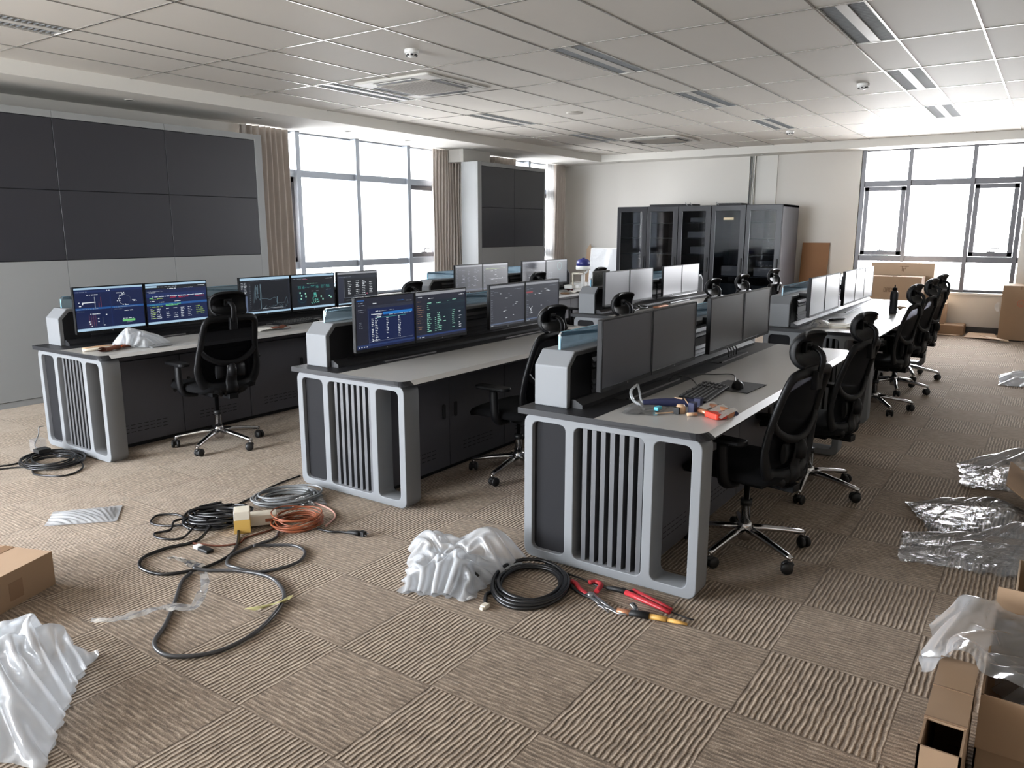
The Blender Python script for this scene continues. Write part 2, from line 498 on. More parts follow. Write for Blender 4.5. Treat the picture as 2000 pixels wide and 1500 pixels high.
# tiled ceiling with openings for the lamps
XL = [XB] + [3.033 + 1.2 * k for k in range(-4, 9)] + [XS]
YLN = [YR, -3.59, -2.99, -2.39, -1.79, -1.49, -.89 + .27, -.01, .587, 1.13, 1.428, 1.993, 2.564, 3.13, 3.43, 4.03, 4.63, 5.23, 5.83, 6.13, 6.73, YS]
XL = [x for x in XL if x <= XS]
lamps = []
for bi in (9, 13, 18):
    for xk in (0.633, 3.033, 5.433, 7.833, 10.233):
        if bi != 18 and xk == 3.033: continue
        lamps.append((xk, YLN[bi], YLN[bi + 1]))
lamps = [l for l in lamps if not (abs(l[0] - 3.033) < .1)]
lamps.append((1.833, 5.83, 6.13))
lamps = [l for l in lamps if not (abs(l[0] - .633) < .1)]
def is_lamp(x, y):
    return any(abs(x - l[0]) < .01 and abs(y - l[1]) < .01 for l in lamps)
mb = MB()
for i in range(len(XL) - 1):
    for j in range(len(YLN) - 1):
        if is_lamp(XL[i], YLN[j]): continue
        mb.quad((XL[i], YLN[j], ZC), (XL[i], YLN[j + 1], ZC), (XL[i + 1], YLN[j + 1], ZC), (XL[i + 1], YLN[j], ZC))
struct(mb.build('ceiling', 'ceil', recalc=False))
mb = MB()
for x in XL[1:-1]: mb.box(x - .006, x + .006, YR, YS, ZC - .004, ZC + .004)
for y in YLN[1:-1]: mb.box(XB, XS, y - .006, y + .006, ZC - .005, ZC + .004)
struct(mb.build('trim_1', 'grid'))

# ------------------------------------------------------------------ windows
def window(name, axis, fixed, a0, a1, posts, z0, z1, trans, sashes, depth_in, glass_at, glass_m, m_post='alu'):
    """curtain-wall window: posts along the wall, transoms, glass; axis 0: runs along X (left wall)"""
    root = struct(empty(name, (0, 0, 0)))
    def bx(mb, a, b, t0, t1, zz0, zz1, m=0):
        if axis == 0: mb.box(a, b, t0, t1, zz0, zz1, m)
        else: mb.box(t0, t1, a, b, zz0, zz1, m)
    fr = MB()
    pw, pd = (.036, .05) if axis == 0 else (.03, 0)
    for p in posts: bx(fr, p - pw, p + pw, fixed - pd, fixed + .16, z0, z1)
    bx(fr, a0, a1, fixed + .06, fixed + .16, z0, z0 + .04); bx(fr, a0, a1, fixed + .06, fixed + .16, z1 - .02, z1)
    edges = [a0] + list(posts) + [a1]
    for i in range(len(edges) - 1):
        for zt in trans: bx(fr, edges[i], edges[i + 1], fixed + (-.01 if axis == 0 else .03), fixed + .15, zt - .045, zt + .045)
    fr.build('window_frame', m_post, root, bevel=.004)
    gl = MB(); bx(gl, a0, a1, fixed + .12, fixed + .128, z0, z1)
    gl.build('glass', glass_m, root)
    for (s0, s1, zz0, zz1) in sashes:
        sa = MB()
        bx(sa, s0, s0 + .065, fixed + .02, fixed + .11, zz0, zz1); bx(sa, s1 - .065, s1, fixed + .02, fixed + .11, zz0, zz1)
        bx(sa, s0, s1, fixed + .02, fixed + .11, zz0, zz0 + .065); bx(sa, s0, s1, fixed + .02, fixed + .11, zz1 - .065, zz1)
        so = sa.build('sash', 'alu', root, bevel=.004)
        h = MB(); c = (s0 + s1) / 2
        bx(h, c - .07, c + .04, fixed - .005, fixed + .02, zz0 + .05, zz0 + .08)
        if axis == 0: h.sweep([(c - .03, fixed - .01, zz0 + .08), (c - .03, fixed - .02, zz0 + .13), (c + .07, fixed - .03, zz0 + .135)], .009)
        else: h.sweep([(fixed - .01, c, zz0 + .08), (fixed - .02, c, zz0 + .13), (fixed - .03, c - .12, zz0 + .135)], .009)
        h.build('handle', 'alu', so)
    return root

window('window_1', 0, YL + .02, 6.25, 9.95, (7.03, 8.1, 9.17), .62, ZS, (1.1, 2.3), [(6.3, 6.99, 1.15, 2.25), (9.21, 9.9, 1.15, 2.25)], .1, .12, 'pane_t', 'alu_l')
window('window_2', 0, YL + .02, 11.25, 13.45, (12.52,), .62, ZS, (1.1, 2.3), [(12.56, 13.4, 1.15, 2.25)], .1, .12, 'pane_t', 'alu_l')
window('window_3', 1, XF + .02, .45, 2.74, (.5, 1.15, 2.02, 2.70), .62, ZS, (1.12, 2.3), [(.54, 1.11, 1.17, 2.25), (2.06, 2.66, 1.17, 2.25)], .1, .12, 'pane_f')
window('window_added_back', 1, XB - .2, 4.6, 7.9, (5.4, 6.25, 7.05), .3, ZS, (1.1, 2.3), [], .1, .12, 'pane')  # unseen window, added in the back wall to light the near side
window('window_added_left', 0, YL + .02, -3.45, .22, (-2.2, -1.0), .2, ZS, (1.1, 2.3), [], .1, .12, 'pane', 'alu_l')  # unseen window, added left of the camera to brighten the foreground
struct(MB().box(XF - .04, XF + .2, .4, 2.78, .585, .62).build('trim_2', 'sill', bevel=.006))
struct(MB().box(6.2, 10.0, YL - .03, YL + .2, .585, .62).build('trim_3', 'sill', bevel=.006))
struct(MB().box(11.2, 13.5, YL - .03, YL + .2, .585, .62).build('trim_4', 'sill', bevel=.006))

def curtain(x0, x1, label, seed, m='curtain', folds=9, y=8.2, group='floor length curtains', amp=.035):
    rnd = random.Random(seed)
    ph = [rnd.uniform(0, 6.28) for _ in range(4)]
    def fn(u, v):
        z = .05 + v * (ZS - .06)
        sp = 1 + .06 * (1 - v)
        x = (x0 + x1) / 2 + (u - .5) * (x1 - x0) * sp
        yy = y + amp * (.75 + .25 * v) * sin(2 * pi * folds * u + ph[0] + .6 * sin(2 * pi * 2 * u + ph[1])) + .008 * sin(9 * v + ph[2] + 8 * u)
        return (x, yy, z)
    mbb = MB().grid(fn, folds * 10, 14)
    o = single(mbb, 'curtain', m, label, 'curtain', group, recalc=False)
    s = o.modifiers.new('thick', 'SOLIDIFY'); s.thickness = .006
    return o
curtain(6.12, 6.82, 'grey taupe curtain hanging beside the right edge of the large video wall', 1, folds=8)
curtain(9.64, 10.26, 'taupe curtain gathered between the big window and the wall pier', 2, folds=9, y=8.19)
curtain(11.2, 11.95, 'taupe curtain seen above the top edge of the small video wall', 3, folds=8)
curtain(13.28, 13.66, 'taupe curtain in the far left corner beside the white wall', 4, folds=6)
curtain(13.0, 13.25, 'thin white sheer curtain at the narrow far left window', 6, 'sheer', folds=4, group='sheer curtains', amp=.02)

# ------------------------------------------------------------------ ceiling fittings
def lamp_fixture():
    root = empty('ceiling_light')
    L, W = 1.2, .30
    MB().box(0, L, 0, W, .11, .115).box(0, L, 0, .012, -.004, .11).box(0, L, W - .012, W, -.004, .11).box(0, .012, 0, W, -.004, .11).box(L - .012, L, 0, W, -.004, .11)\
        .box(.012, L - .012, W / 2 - .035, W / 2 + .035, -.002, .02).build('housing', 'ac', root)
    for c in (.066, W - .066):
        r = MB()
        def fn(u, v, c=c):
            a = pi * v
            return (.012 + u * (L - .024), c + .05 * cos(a), .03 + .07 * sin(a))
        r.grid(fn, 1, 10).build('reflector', 'refl', root, recalc=False)
        MB().sweep([(.05, c, .075), (L - .05, c, .075)], .013).build('tube', 'white', root)
        lv = MB()
        n = 30
        for k in range(n):
            x = .03 + (L - .06) * k / (n - 1)
            lv.box(x - .0015, x + .0015, c - .05, c + .05, .0, .032)
        lv.build('louver', 'cable_g', root)
    return root
lampA = lamp_fixture()
lamp_labels = {}
names_y = {1.13: 'row above the nearest console front', 3.13: 'middle row of ceiling lights', 5.83: 'row of ceiling lights nearest the soffit'}
ordn = {1.833: 'cut off by the left picture edge', 5.433: 'nearest in', 7.833: 'second in', 10.233: 'farthest in'}
first = True
for (x, ya, yb) in lamps:
    o = lampA if first else copy_tree(lampA)
    first = False
    o.location = (x, ya, ZC); o.scale = (1, (yb - ya) / .30, 1)
    rown = {1.13: 'the row of lights leading to the right window', 3.13: 'the middle row of ceiling lights', 5.83: 'the row of lights beside the left soffit'}[round(ya, 2)]
    if abs(x - 1.833) < .01: lab = 'unlit twin-tube louvered ceiling light at the picture edge above the large video wall'
    else: lab = 'unlit louvered ceiling light, ' + {5.433: 'nearest', 7.833: 'second', 10.233: 'farthest'}[round(x, 3)] + ' in ' + rown
    tag(o, lab, 'ceiling light', 'louvered ceiling lights')

def cassette(x, y, label):
    root = empty('air_conditioner', (x, y, ZC))
    a, b = .475, .31
    body = MB()
    body.prism(rrect(-a, a, -a, a, .05), 2, -.025, 0)
    body.build('panel', 'ac', root, bevel=.012, segs=3)
    g = MB().prism(rrect(-b, b, -b, b, .02), 2, -.031, -.024)
    for k in range(20):
        yy = -b + .03 + k * (2 * b - .06) / 19
        g.box(-b + .03, b - .03, yy - .004, yy + .004, -.033, -.030)
    g.build('intake_grille', 'acg', root)
    for k in range(4):
        R = Matrix.Rotation(k * pi / 2, 4, 'Z')
        MB().prism([(-.27, .325), (.27, .325), (.24, .43), (-.24, .43)], 2, -.0275, -.0245, 0, mtx=R).box(-.235, .235, .418, .424, -.034, -.026, 1, R).build('air_outlet', ['dark', 'ac'], root)
    return tag(root, label, 'air conditioner', 'ceiling cassette air conditioners')
cassette(6.03, 5.24, 'white square cassette air conditioner in the ceiling, the nearer large one')
cassette(11.6, 5.24, 'white square cassette air conditioner in the ceiling, far one before the cabinets')

def detector(x, y, label):
    root = empty('smoke_detector', (x, y, ZC))
    MB().lathe([(.056, 0), (.056, -.022), (.052, -.028)]).build('base', 'white', root)
    h = MB().lathe([(.047, -.028), (.045, -.04), (.025, -.055), (0, -.058)])
    for k in range(8):
        a = k * pi / 4
        h.box(.034, .046, -.01, .01, -.048, -.036, 1, Matrix.Rotation(a, 4, 'Z'))
    h.build('sensor_head', ['white', 'dark'], root)
    return tag(root, label, 'smoke detector', 'smoke detectors')
detector(4.84, 4.31, 'round white smoke detector on the ceiling near the larger air conditioner')
detector(8.38, 1.70, 'round white smoke detector beside the row of lights leading to right window')
detector(11.65, 3.28, 'small far smoke detector below the farthest middle ceiling light')
single(MB().lathe([(.10, 0), (.10, -.006), (.085, -.012), (0, -.012)], (8.43, 4.93, ZC)), 'ceiling_speaker', 'acg', 'flat round speaker disc on the ceiling between two rows of lights', 'speaker')
dl = [(4.46, 7.68, 'downlight in the left soffit above the large video wall'), (5.98, 7.68, 'downlight in the soffit just before the first curtain'),
      (7.41, 7.74, 'downlight in the soffit above the left half of big window'), (8.64, 7.82, 'downlight in the soffit above the right half of big window'),
      (10.08, 7.7, 'downlight in the soffit before the wall pier'), (13.64, 7.0, 'downlight in the far soffit near the left corner'),
      (13.64, 5.72, 'downlight in the far soffit above the glass cabinets'), (13.64, 4.25, 'downlight in the far soffit beside the wall cable tray'),
      (13.64, .86, 'downlight in the far soffit above the right window')]
for x, y, lab in dl:
    single(MB().lathe([(.05, 0), (.05, -.004), (.04, -.005), (.037, .0)], (x, y, ZS), 20, 0).lathe([(.037, -.001), (0, -.001)], (x, y, ZS), 20, 1), 'downlight', ['ac', 'refl'], 'small round ' + lab, 'downlight', 'soffit downlights', recalc=False)

# ------------------------------------------------------------------ video walls
def video_wall(x0, cols, w, yf, yb, z_rows, xr0, xr1, label, left_edge):
    root = empty('video_wall', (x0, yf, 0))
    H = MB()
    zt = 2.62
    sx0, sx1 = x0, x0 + cols * w
    # housing carcass behind, top, sides
    H.box(xr0 - x0, xr1 - x0, .03, yb - yf, 0.06, zt)
    H.box(xr0 - x0, 0, 0, .03, 0.06, zt); H.box(cols * w, xr1 - x0, 0, .03, .06, zt)
    H.box(xr0 - x0 + .005, xr1 - x0 - .005, .012, yb - yf - .01, 0, .055, 0)
    H.box(.001, cols * w - .001, .026, .0299, z_rows[0], z_rows[-1], 1)
    H.box(.001, cols * w - .001, .02, .0299, .05, z_rows[0], 1); H.box(.001, cols * w - .001, .02, .0299, z_rows[-1], zt - .01, 1)
    H.build('housing', ['housing', 'dpanel'], root, bevel=.004)
    MB().box(.001, cols * w - .001, .0255, .0259, z_rows[0], z_rows[-1]).build('backing', 'black', root)
    for c in range(cols):
        MB().box(c * w + .0015, (c + 1) * w - .0015, 0, .019, z_rows[-1] + .003, zt).build('top_panel', 'housing', root)
        MB().box(c * w + .0015, (c + 1) * w - .0015, 0, .019, .06, z_rows[0] - .003).build('lower_panel', 'housing', root)
        for r in range(len(z_rows) - 1):
            s = MB()
            s.box(c * w + .002, (c + 1) * w - .002, .004, .025, z_rows[r] + .002, z_rows[r + 1] - .002, 0)
            s.build('screen', ['vscreen'], root, bevel=.002, segs=1)
    return tag(root, label, 'video wall', 'display walls')
video_wall(.363, 5, 1.0857, 7.534, 8.2, (1.295, 1.925, 2.557), .28, 5.885, 'large dark video wall of many screens in a grey housing along the left wall', False)
video_wall(10.03, 2, .92, 7.534, 7.86, (1.295, 1.925, 2.557), 9.93, 11.9, 'small dark two by two video wall on the pier between two curtains', False)

# ------------------------------------------------------------------ control consoles
ZT = .75
def console(x0, y0, L, doors, label, trays):
    root = empty('control_console', (x0, y0, 0))
    W = .934
    # tabletop: light working surface in front, charcoal strip behind, slanted pale front edge
    mb = MB()
    r = .075; n = 6
    arc0 = [(r - r * sin(radians(90 * i / n)) if False else r * (1 - cos(radians(90 * i / n))), r * (1 - sin(radians(90 * i / n)))) for i in range(n + 1)]  # from (0,r) to (r,0)
    front = [(0, .53)] + arc0 + [(L - p[0], p[1]) for p in reversed(arc0)] + [(L, .53)]
    rear = [(L, W), (0, W)]
    out = front + rear
    def ins(p):
        k = max(0.0, (.2 - p[1]) / .2)
        d = .03 * k
        return (min(max(p[0], d * .6), L - d * .6), p[1] + d)
    N = len(out); nf = len(front)
    lo = [(p[0], p[1], .722) for p in out]; mi = [(p[0], p[1], .7295) for p in out]
    top = [ins(p) + (ZT,) for p in out]
    vs = lo + mi + top
    fs = [tuple(reversed(range(N)))]
    mb.add(vs, fs, 1)
    o = 0
    for i in range(N):
        j = (i + 1) % N
        mb.f.append([i, j, N + j, N + i]); mb.mi.append(1); mb.sm.append(False)
        isf = (i == n + 1)
        mb.f.append([N + i, N + j, 2 * N + j, 2 * N + i]); mb.mi.append(2 if isf else 1); mb.sm.append(False)
    mb.f.append([2 * N + i for i in range(nf)]); mb.mi.append(0); mb.sm.append(False)
    mb.f.append([2 * N + nf - 1, 2 * N + nf, 2 * N + nf + 1, 2 * N]); mb.mi.append(1); mb.sm.append(False)
    mb.build('tabletop', ['ldesk', 'ddesk', 'edge'], root)
    # end frames with three rounded openings, dark infill and upright slats
    holes = [rrect(.075, .245, .055, .69, .03), rrect(.29, .64, .055, .69, .03), rrect(.685, .865, .055, .69, .03)]
    for e in (0, 1):
        a, b = (.02, .145) if e == 0 else (L - .145, L - .02)
        MB().plate(rrect(.03, .91, .012, .722, .045), holes, 0, a, b).build('end_frame', 'silver', root, bevel=.004)
        pa, pb = (.045, .06) if e == 0 else (L - .06, L - .045)
        MB().box(pa, pb, .68, .87, .05, .695).build('end_panel', 'dpanel', root)
        g = MB()
        ga, gb = (.115, .13) if e == 0 else (L - .13, L - .115)
        g.box(ga, gb, .285, .645, .05, .695, 1)
        sa, sb = (.04, .09) if e == 0 else (L - .09, L - .04)
        for k in range(7):
            yy = .313 + k * .0465
            g.box(sa, sb, yy - .0115, yy + .0115, .05, .695, 0)
        g.build('slat_grille', ['slat', 'black'], root)
    # cabinet run below with doors on the user side
    MB().box(.146, L - .146, .345, .90, .03, .718).box(.16, L - .16, .36, .89, 0, .03, 1).build('cabinet_body', ['dcab', 'black'], root)
    dw = (L - .30) / doors
    for k in range(doors):
        xa = .15 + k * dw
        d = MB().box(xa + .003, xa + dw - .003, .325, .344, .035, .64)
        for rr in range(3):
            for q in range(7):
                xs = xa + dw / 2 - .17 + q * .05
                d.box(xs, xs + .036, .3246, .326, .115 + rr * .026, .121 + rr * .026, 1)
        do = d.build('cabinet_door', ['dcab', 'black'], root, bevel=.002, segs=1)
        hx = xa + (dw - .06 if k % 2 == 0 else .06)
        MB().prism(rrect(hx - .012, hx + .012, .36, .46, .0115, 4), 1, .317, .327).build('handle', 'black', do)
    MB().box(.15, L - .15, .333, .344, .645, .715).build('cable_cover', 'dcab', root)
    # riser along the back
    xa, xb = .10, L - .10
    prof = [(xa, ZT), (xa, .945), (xa + .065, 1.012), (xb - .065, 1.012), (xb, .945), (xb, ZT)]
    MB().prism(prof, 1, .725, .905).build('riser', 'silver', root, bevel=.005)
    for side in (-1, 1):
        f = .7215 if side < 0 else .9085
        g = .7255 if side < 0 else .9045
        prof2 = [(xa + .028, ZT), (xa + .028, .938), (xa + .08, .99), (xb - .08, .99), (xb - .028, .938), (xb - .028, ZT)]
        MB().prism(prof2, 1, min(f, g), max(f, g)).build('riser_panel', 'dpanel', root)
        lv = MB()
        xs = xa + .2
        segs = max(1, int(round((xb - xa - .4) / 1.3)))
        sl = (xb - xa - .4) / segs
        for k in range(segs):
            s0, s1 = xs + k * sl + .02, xs + (k + 1) * sl - .02
            lv.box(s0, s1, min(f, f + side * .002), max(f, f + side * .002), .765, .978, 1)
            for zz in (.785, .812, .839, .92, .947):
                lv.add([(s0, f, zz), (s1, f, zz), (s1, f, zz + .02), (s0, f, zz + .02), (s0, f + side * .014, zz - .004), (s1, f + side * .014, zz - .004)],
                       [(0, 1, 5, 4), (4, 5, 2, 3), (0, 4, 3), (1, 2, 5)], 0)
            lv.box(s0, s1, min(f, f + side * .007), max(f, f + side * .007), .858, .905, 0)
        lv.build('louver_panel', ['louvre', 'black'], root)
    # privacy glass standing on the riser
    segs = max(2, int(round(L / 1.3)))
    gl = (L - .34) / segs
    for k in range(segs):
        a, b = .17 + k * gl + .004, .17 + (k + 1) * gl - .004
        g = MB()
        g.prism([(a, 1.012), (b, 1.012), (b, 1.095)] + [(a + .02 * (1 - sin(radians(q * 18))), 1.095 - .02 * (1 - cos(radians(q * 18)))) for q in range(5, -1, -1)][::-1][::-1], 1, .81, .82, 0)
        g.box(a, a + .003, .8095, .8205, 1.012, 1.076, 1)
        g.box(a + .02, b, .8095, .8205, 1.0935, 1.0955, 1)
        g.build('privacy_glass', ['glass_b', 'glass_e'], root)
    # cable ledge and flip-up tray lids
    MB().prism([(.66, ZT), (.66, .768), (.7, .79), (.722, .79), (.722, ZT)], 0, xa + .03, xb - .03).build('cable_ledge', 'ddesk', root)
    for (ta, tb) in trays:
        t = MB().box(ta, tb, .585, .655, ZT, ZT + .002, 1).box(ta + .02, tb - .01, .572, .59, ZT, ZT + .007, 0).box(ta + .02, tb - .01, .571, .574, ZT + .001, ZT + .009, 2)
        t.build('cable_tray', ['ddesk', 'black', 'bezel_s'], root)
    return tag(root, label, 'control console', 'control consoles')

console(2.94, 1.07, 2.79, 4, 'grey control console nearest the camera, with keyboard, tools and dark monitors on it', [(.42, 1.08), (1.72, 2.25)])
console(3.06, 2.83, 2.79, 4, 'grey control console in the middle of the front row, bare desk with four lit monitors', [(.42, .95), (1.75, 2.3)])
console(2.58, 5.08, 3.37, 5, 'grey control console beside the large video wall, with white bag and five lit monitors', [(.45, 1.0), (1.75, 2.4)])
console(6.68, 1.09, 3.52, 5, 'grey control console at the back beside the right window, papers and dark bottle on it', [(.42, 1.0), (1.6, 2.3)])
console(6.68, 2.98, 3.1, 4, 'grey control console at the back before the glass door cabinets', [(.3, .95), (1.6, 2.2)])
console(6.62, 5.08, 3.35, 5, 'grey control console at the back left, before the small video wall', [(.5, 1.1), (1.9, 2.5)])

# ------------------------------------------------------------------ monitors and their screen pictures
UI = {}
def uim(k):
    if k not in UI:
        cols = {'bar': (176, 208, 232), 'barg': (150, 152, 158), 'navy': (22, 34, 74), 'navy2': (30, 48, 96), 'blue': (40, 88, 150), 'blue2': (34, 120, 200), 'dk': (26, 29, 36), 'dk2': (38, 42, 52),
                'slate': (36, 38, 52), 'slate2': (46, 50, 66), 'white': (226, 232, 238), 'grey': (140, 148, 160), 'dim': (84, 92, 106), 'green': (120, 206, 128), 'lime': (168, 200, 90), 'red': (196, 50, 72),
                'teal': (78, 172, 160), 'teal2': (34, 78, 84), 'mint': (150, 214, 190), 'pink': (214, 96, 130), 'brown': (150, 118, 96), 'panel': (92, 104, 128), 'wire': (92, 112, 122), 'bgn': (20, 34, 48), 'gl': (62, 64, 72), 'rd2': (150, 70, 76), 'tb': (40, 58, 104)}
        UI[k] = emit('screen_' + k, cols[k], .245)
    return UI[k]

class Pic:
    def __init__(s, bgc, seed): s.r = [(0, 0, 1, 1, bgc, 0)]; s.rnd = random.Random(seed); s.k = 1
    def rect(s, x0, y0, x1, y1, c): s.r.append((x0, y0, x1, y1, c, s.k)); s.k += 1; return s
    def line(s, x0, y0, x1, y1, c, w=.004):
        s.r.append((x0, y0, x1, y1, c, s.k, w)); s.k += 1; return s
    def words(s, x, y, w, c, h=.014, gap=.3):
        """a line of unreadable small print: short dashes"""
        e = x + w
        while x < e:
            l = s.rnd.uniform(.006, .022)
            s.rect(x, y, min(x + l, e), y + h * s.rnd.uniform(.7, 1.1), c); x += l + .003 + (s.rnd.random() < gap) * .012
        return s
    def table(s, x0, y1, colx, rows, dy, c, w=.05, jit=.5, h=.013):
        for r in range(rows):
            for cx in colx:
                if s.rnd.random() < .92: s.words(cx, y1 - r * dy, w * s.rnd.uniform(1 - jit, 1), c, h)
        return s

def P_dash(seed):
    p = Pic('navy', seed)
    p.rect(0, .955, 1, 1, 'bar').rect(0, 0, 1, .06, 'bar').rect(0, .49, 1, .535, 'blue').rect(.0, .88, .52, .93, 'navy2').rect(.53, .895, 1, .945, 'navy2').rect(.505, .06, .515, .93, 'navy2')
    p.words(.02, .895, .16, 'grey').words(.17, .82, .16, 'white', .018).words(.46, .905, .05, 'white', .02).words(.6, .83, .12, 'white', .02).words(.2, .375, .14, 'white', .02).words(.7, .40, .13, 'white', .018)
    p.rect(.1, .645, .29, .665, 'white').rect(.1, .61, .115, .65, 'white').rect(.275, .52, .285, .78, 'grey').rect(.365, .53, .37, .77, 'rd2').rect(.335, .54, .34, .64, 'rd2').words(.05, .655, .03, 'white', .02).rect(.055, .57, .085, .595, 'white')
    for a in range(70, 260, 12):
        a0, a1 = radians(a), radians(a + 12)
        p.line(.70 + .07 * cos(a0), .68 + .12 * sin(a0), .70 + .07 * cos(a1), .68 + .12 * sin(a1), 'grey', .008)
    for a in range(-40, 60, 14):
        a0, a1 = radians(a), radians(a + 14)
        p.line(.72 + .09 * cos(a0), .68 + .1 * sin(a0), .72 + .09 * cos(a1), .68 + .1 * sin(a1), 'dim', .005)
    for (x, y) in ((.62, .69), (.64, .77), (.68, .80), (.60, .64), (.83, .64), (.85, .62), (.68, .55), (.72, .54)): p.words(x, y, .05, 'white', .02)
    for x in (.18, .21, .24, .27): p.rect(x, .1, x + .003, .36, 'rd2')
    p.rect(.37, .1, .375, .3, 'dim')
    for (x, y) in ((.17, .2), (.18, .15), (.3, .26), (.3, .19), (.38, .1), (.2, .09), (.42, .34)): p.rect(x, y, x + .02, y + .022, 'white')
    p.rect(.66, .15, .85, .2, 'green').words(.67, .215, .16, 'white').words(.72, .12, .1, 'grey')
    p.words(.02, .5, .3, 'grey').words(.55, .5, .35, 'grey').words(.02, .45, .1, 'dim').words(.55, .45, .12, 'dim')
    return p
def P_table(seed):
    p = Pic('navy', seed)
    p.rect(0, .95, 1, 1, 'bar').rect(0, 0, 1, .055, 'bar').rect(0, .86, 1, .945, 'dk').rect(.0, .9, .18, .94, 'bar').rect(0, .66, 1, .76, 'navy2').rect(0, .455, 1, .51, 'blue')
    p.words(.2, .905, .3, 'grey').words(.86, .9, .12, 'white').words(.35, .85, .14, 'white', .02).words(.62, .86, .15, 'white').words(.02, .8, .25, 'grey').words(.05, .77, .1, 'white', .02)
    p.words(.1, .665, .85, 'white', .022).words(.05, .63, .06, 'green', .02).words(.17, .62, .1, 'lime', .02).words(.38, .63, .1, 'red', .024).words(.52, .62, .1, 'red', .03).words(.64, .63, .06, 'red', .024).words(.8, .63, .16, 'red', .02)
    p.words(.08, .6, .1, 'lime').words(.05, .56, .08, 'white').words(.2, .53, .08, 'white').words(.45, .53, .1, 'white').words(.3, .465, .25, 'green', .02).words(.3, .435, .22, 'green', .02).words(.05, .42, .2, 'lime').words(.04, .47, .2, 'teal')
    p.table(0, .36, (.05, .15, .3, .42, .54, .66), 6, .045, 'white', .075, .4, .016).table(0, .37, (.8, .88), 5, .05, 'lime', .08).table(0, .34, (.06,), 5, .05, 'lime', .08)
    return p
def P_wire(seed):
    p = Pic('dk', seed)
    p.rect(0, .93, 1, 1, 'bar').rect(0, 0, 1, .05, 'bar').rect(.0, .06, .13, .5, 'panel').rect(.0, .5, .13, .88, 'dk2').rect(.15, .06, .17, .88, 'dk2').rect(.97, .05, 1, .9, 'dk2')
    p.table(0, .86, (.02, .08), 8, .04, 'white', .05).words(.2, .89, .7, 'dim')
    pts = [(.25, .3), (.27, .62), (.3, .8), (.33, .52), (.35, .42), (.38, .36), (.4, .8), (.41, .4), (.5, .4), (.58, .36), (.66, .42), (.7, .4), (.72, .24), (.78, .25), (.88, .25), (.9, .36), (.93, .4), (.95, .2)]
    for (a, b) in zip(pts, pts[1:]): p.line(a[0], a[1], b[0], b[1], 'wire', .006)
    p.rect(.385, .12, .4, .82, 'wire').rect(.33, .55, .345, .8, 'wire').rect(.29, .4, .3, .72, 'wire').rect(.72, .22, .735, .44, 'wire')
    for k in range(60):
        x = p.rnd.uniform(.42, .93); y = p.rnd.uniform(.1, .22); p.rect(x, y, x + .02, y + .006, 'wire')
    for k in range(26):
        x = p.rnd.uniform(.28, .36); y = p.rnd.uniform(.4, .8); p.line(x, y, x + p.rnd.uniform(-.03, .03), y + p.rnd.uniform(-.06, .06), 'wire', .004)
    p.table(0, .82, (.18,), 14, .05, 'grey', .02); p.rect(.42, .12, .85, .126, 'white').words(.2, .09, .7, 'dim')
    return p
def P_person(seed):
    p = Pic('dk', seed)
    p.rect(0, .94, 1, 1, 'bar').rect(0, 0, 1, .06, 'bar').rect(.12, .6, .98, .7, 'bgn').rect(.12, .1, .32, .52, 'bgn').rect(.78, .25, .98, .56, 'bgn')
    p.words(.03, .88, .3, 'grey').words(.26, .86, .1, 'pink').words(.8, .86, .15, 'white').words(.35, .73, .25, 'mint').table(0, .66, (.14, .24, .34, .44, .56, .68, .8), 3, .035, 'teal', .09)
    for (x, y) in ((.17, .45), (.2, .36), (.19, .27), (.29, .42), (.3, .33), (.66, .3), (.7, .22), (.86, .3), (.9, .26)): p.rect(x, y, x + .03, y + .05, 'mint')
    for k in range(40):
        a = p.rnd.uniform(0, 1); w = .02 + .08 * a
        x = .52 + p.rnd.uniform(-w, w); y = .42 - .3 * a; p.rect(x, y, x + .02, y + .018, 'teal' if k % 3 else 'mint')
    p.rect(.5, .38, .56, .46, 'teal').words(.44, .5, .06, 'grey').words(.56, .5, .06, 'grey').words(.8, .52, .12, 'grey')
    for a in range(190, 350, 16):
        a0, a1 = radians(a), radians(a + 16); p.line(.23 + .1 * cos(a0), .32 + .14 * sin(a0), .23 + .1 * cos(a1), .32 + .14 * sin(a1), 'teal2', .006)
    return p
def P_list(seed):
    p = Pic('dk', seed)
    p.rect(0, .94, 1, 1, 'barg').rect(0, 0, 1, .04, 'bar').rect(0, .05, .14, .9, 'slate2').rect(.15, .2, .155, .78, 'grey').rect(.15, .2, .98, .206, 'grey').rect(.14, .8, 1, .9, 'dk2')
    p.table(0, .7, (.25, .45, .62, .8), 8, .055, 'white', .09, .4, .022).words(.03, .85, .3, 'grey').words(.4, .26, .3, 'white').rect(.72, .28, .75, .31, 'pink').words(.2, .12, .4, 'grey')
    return p
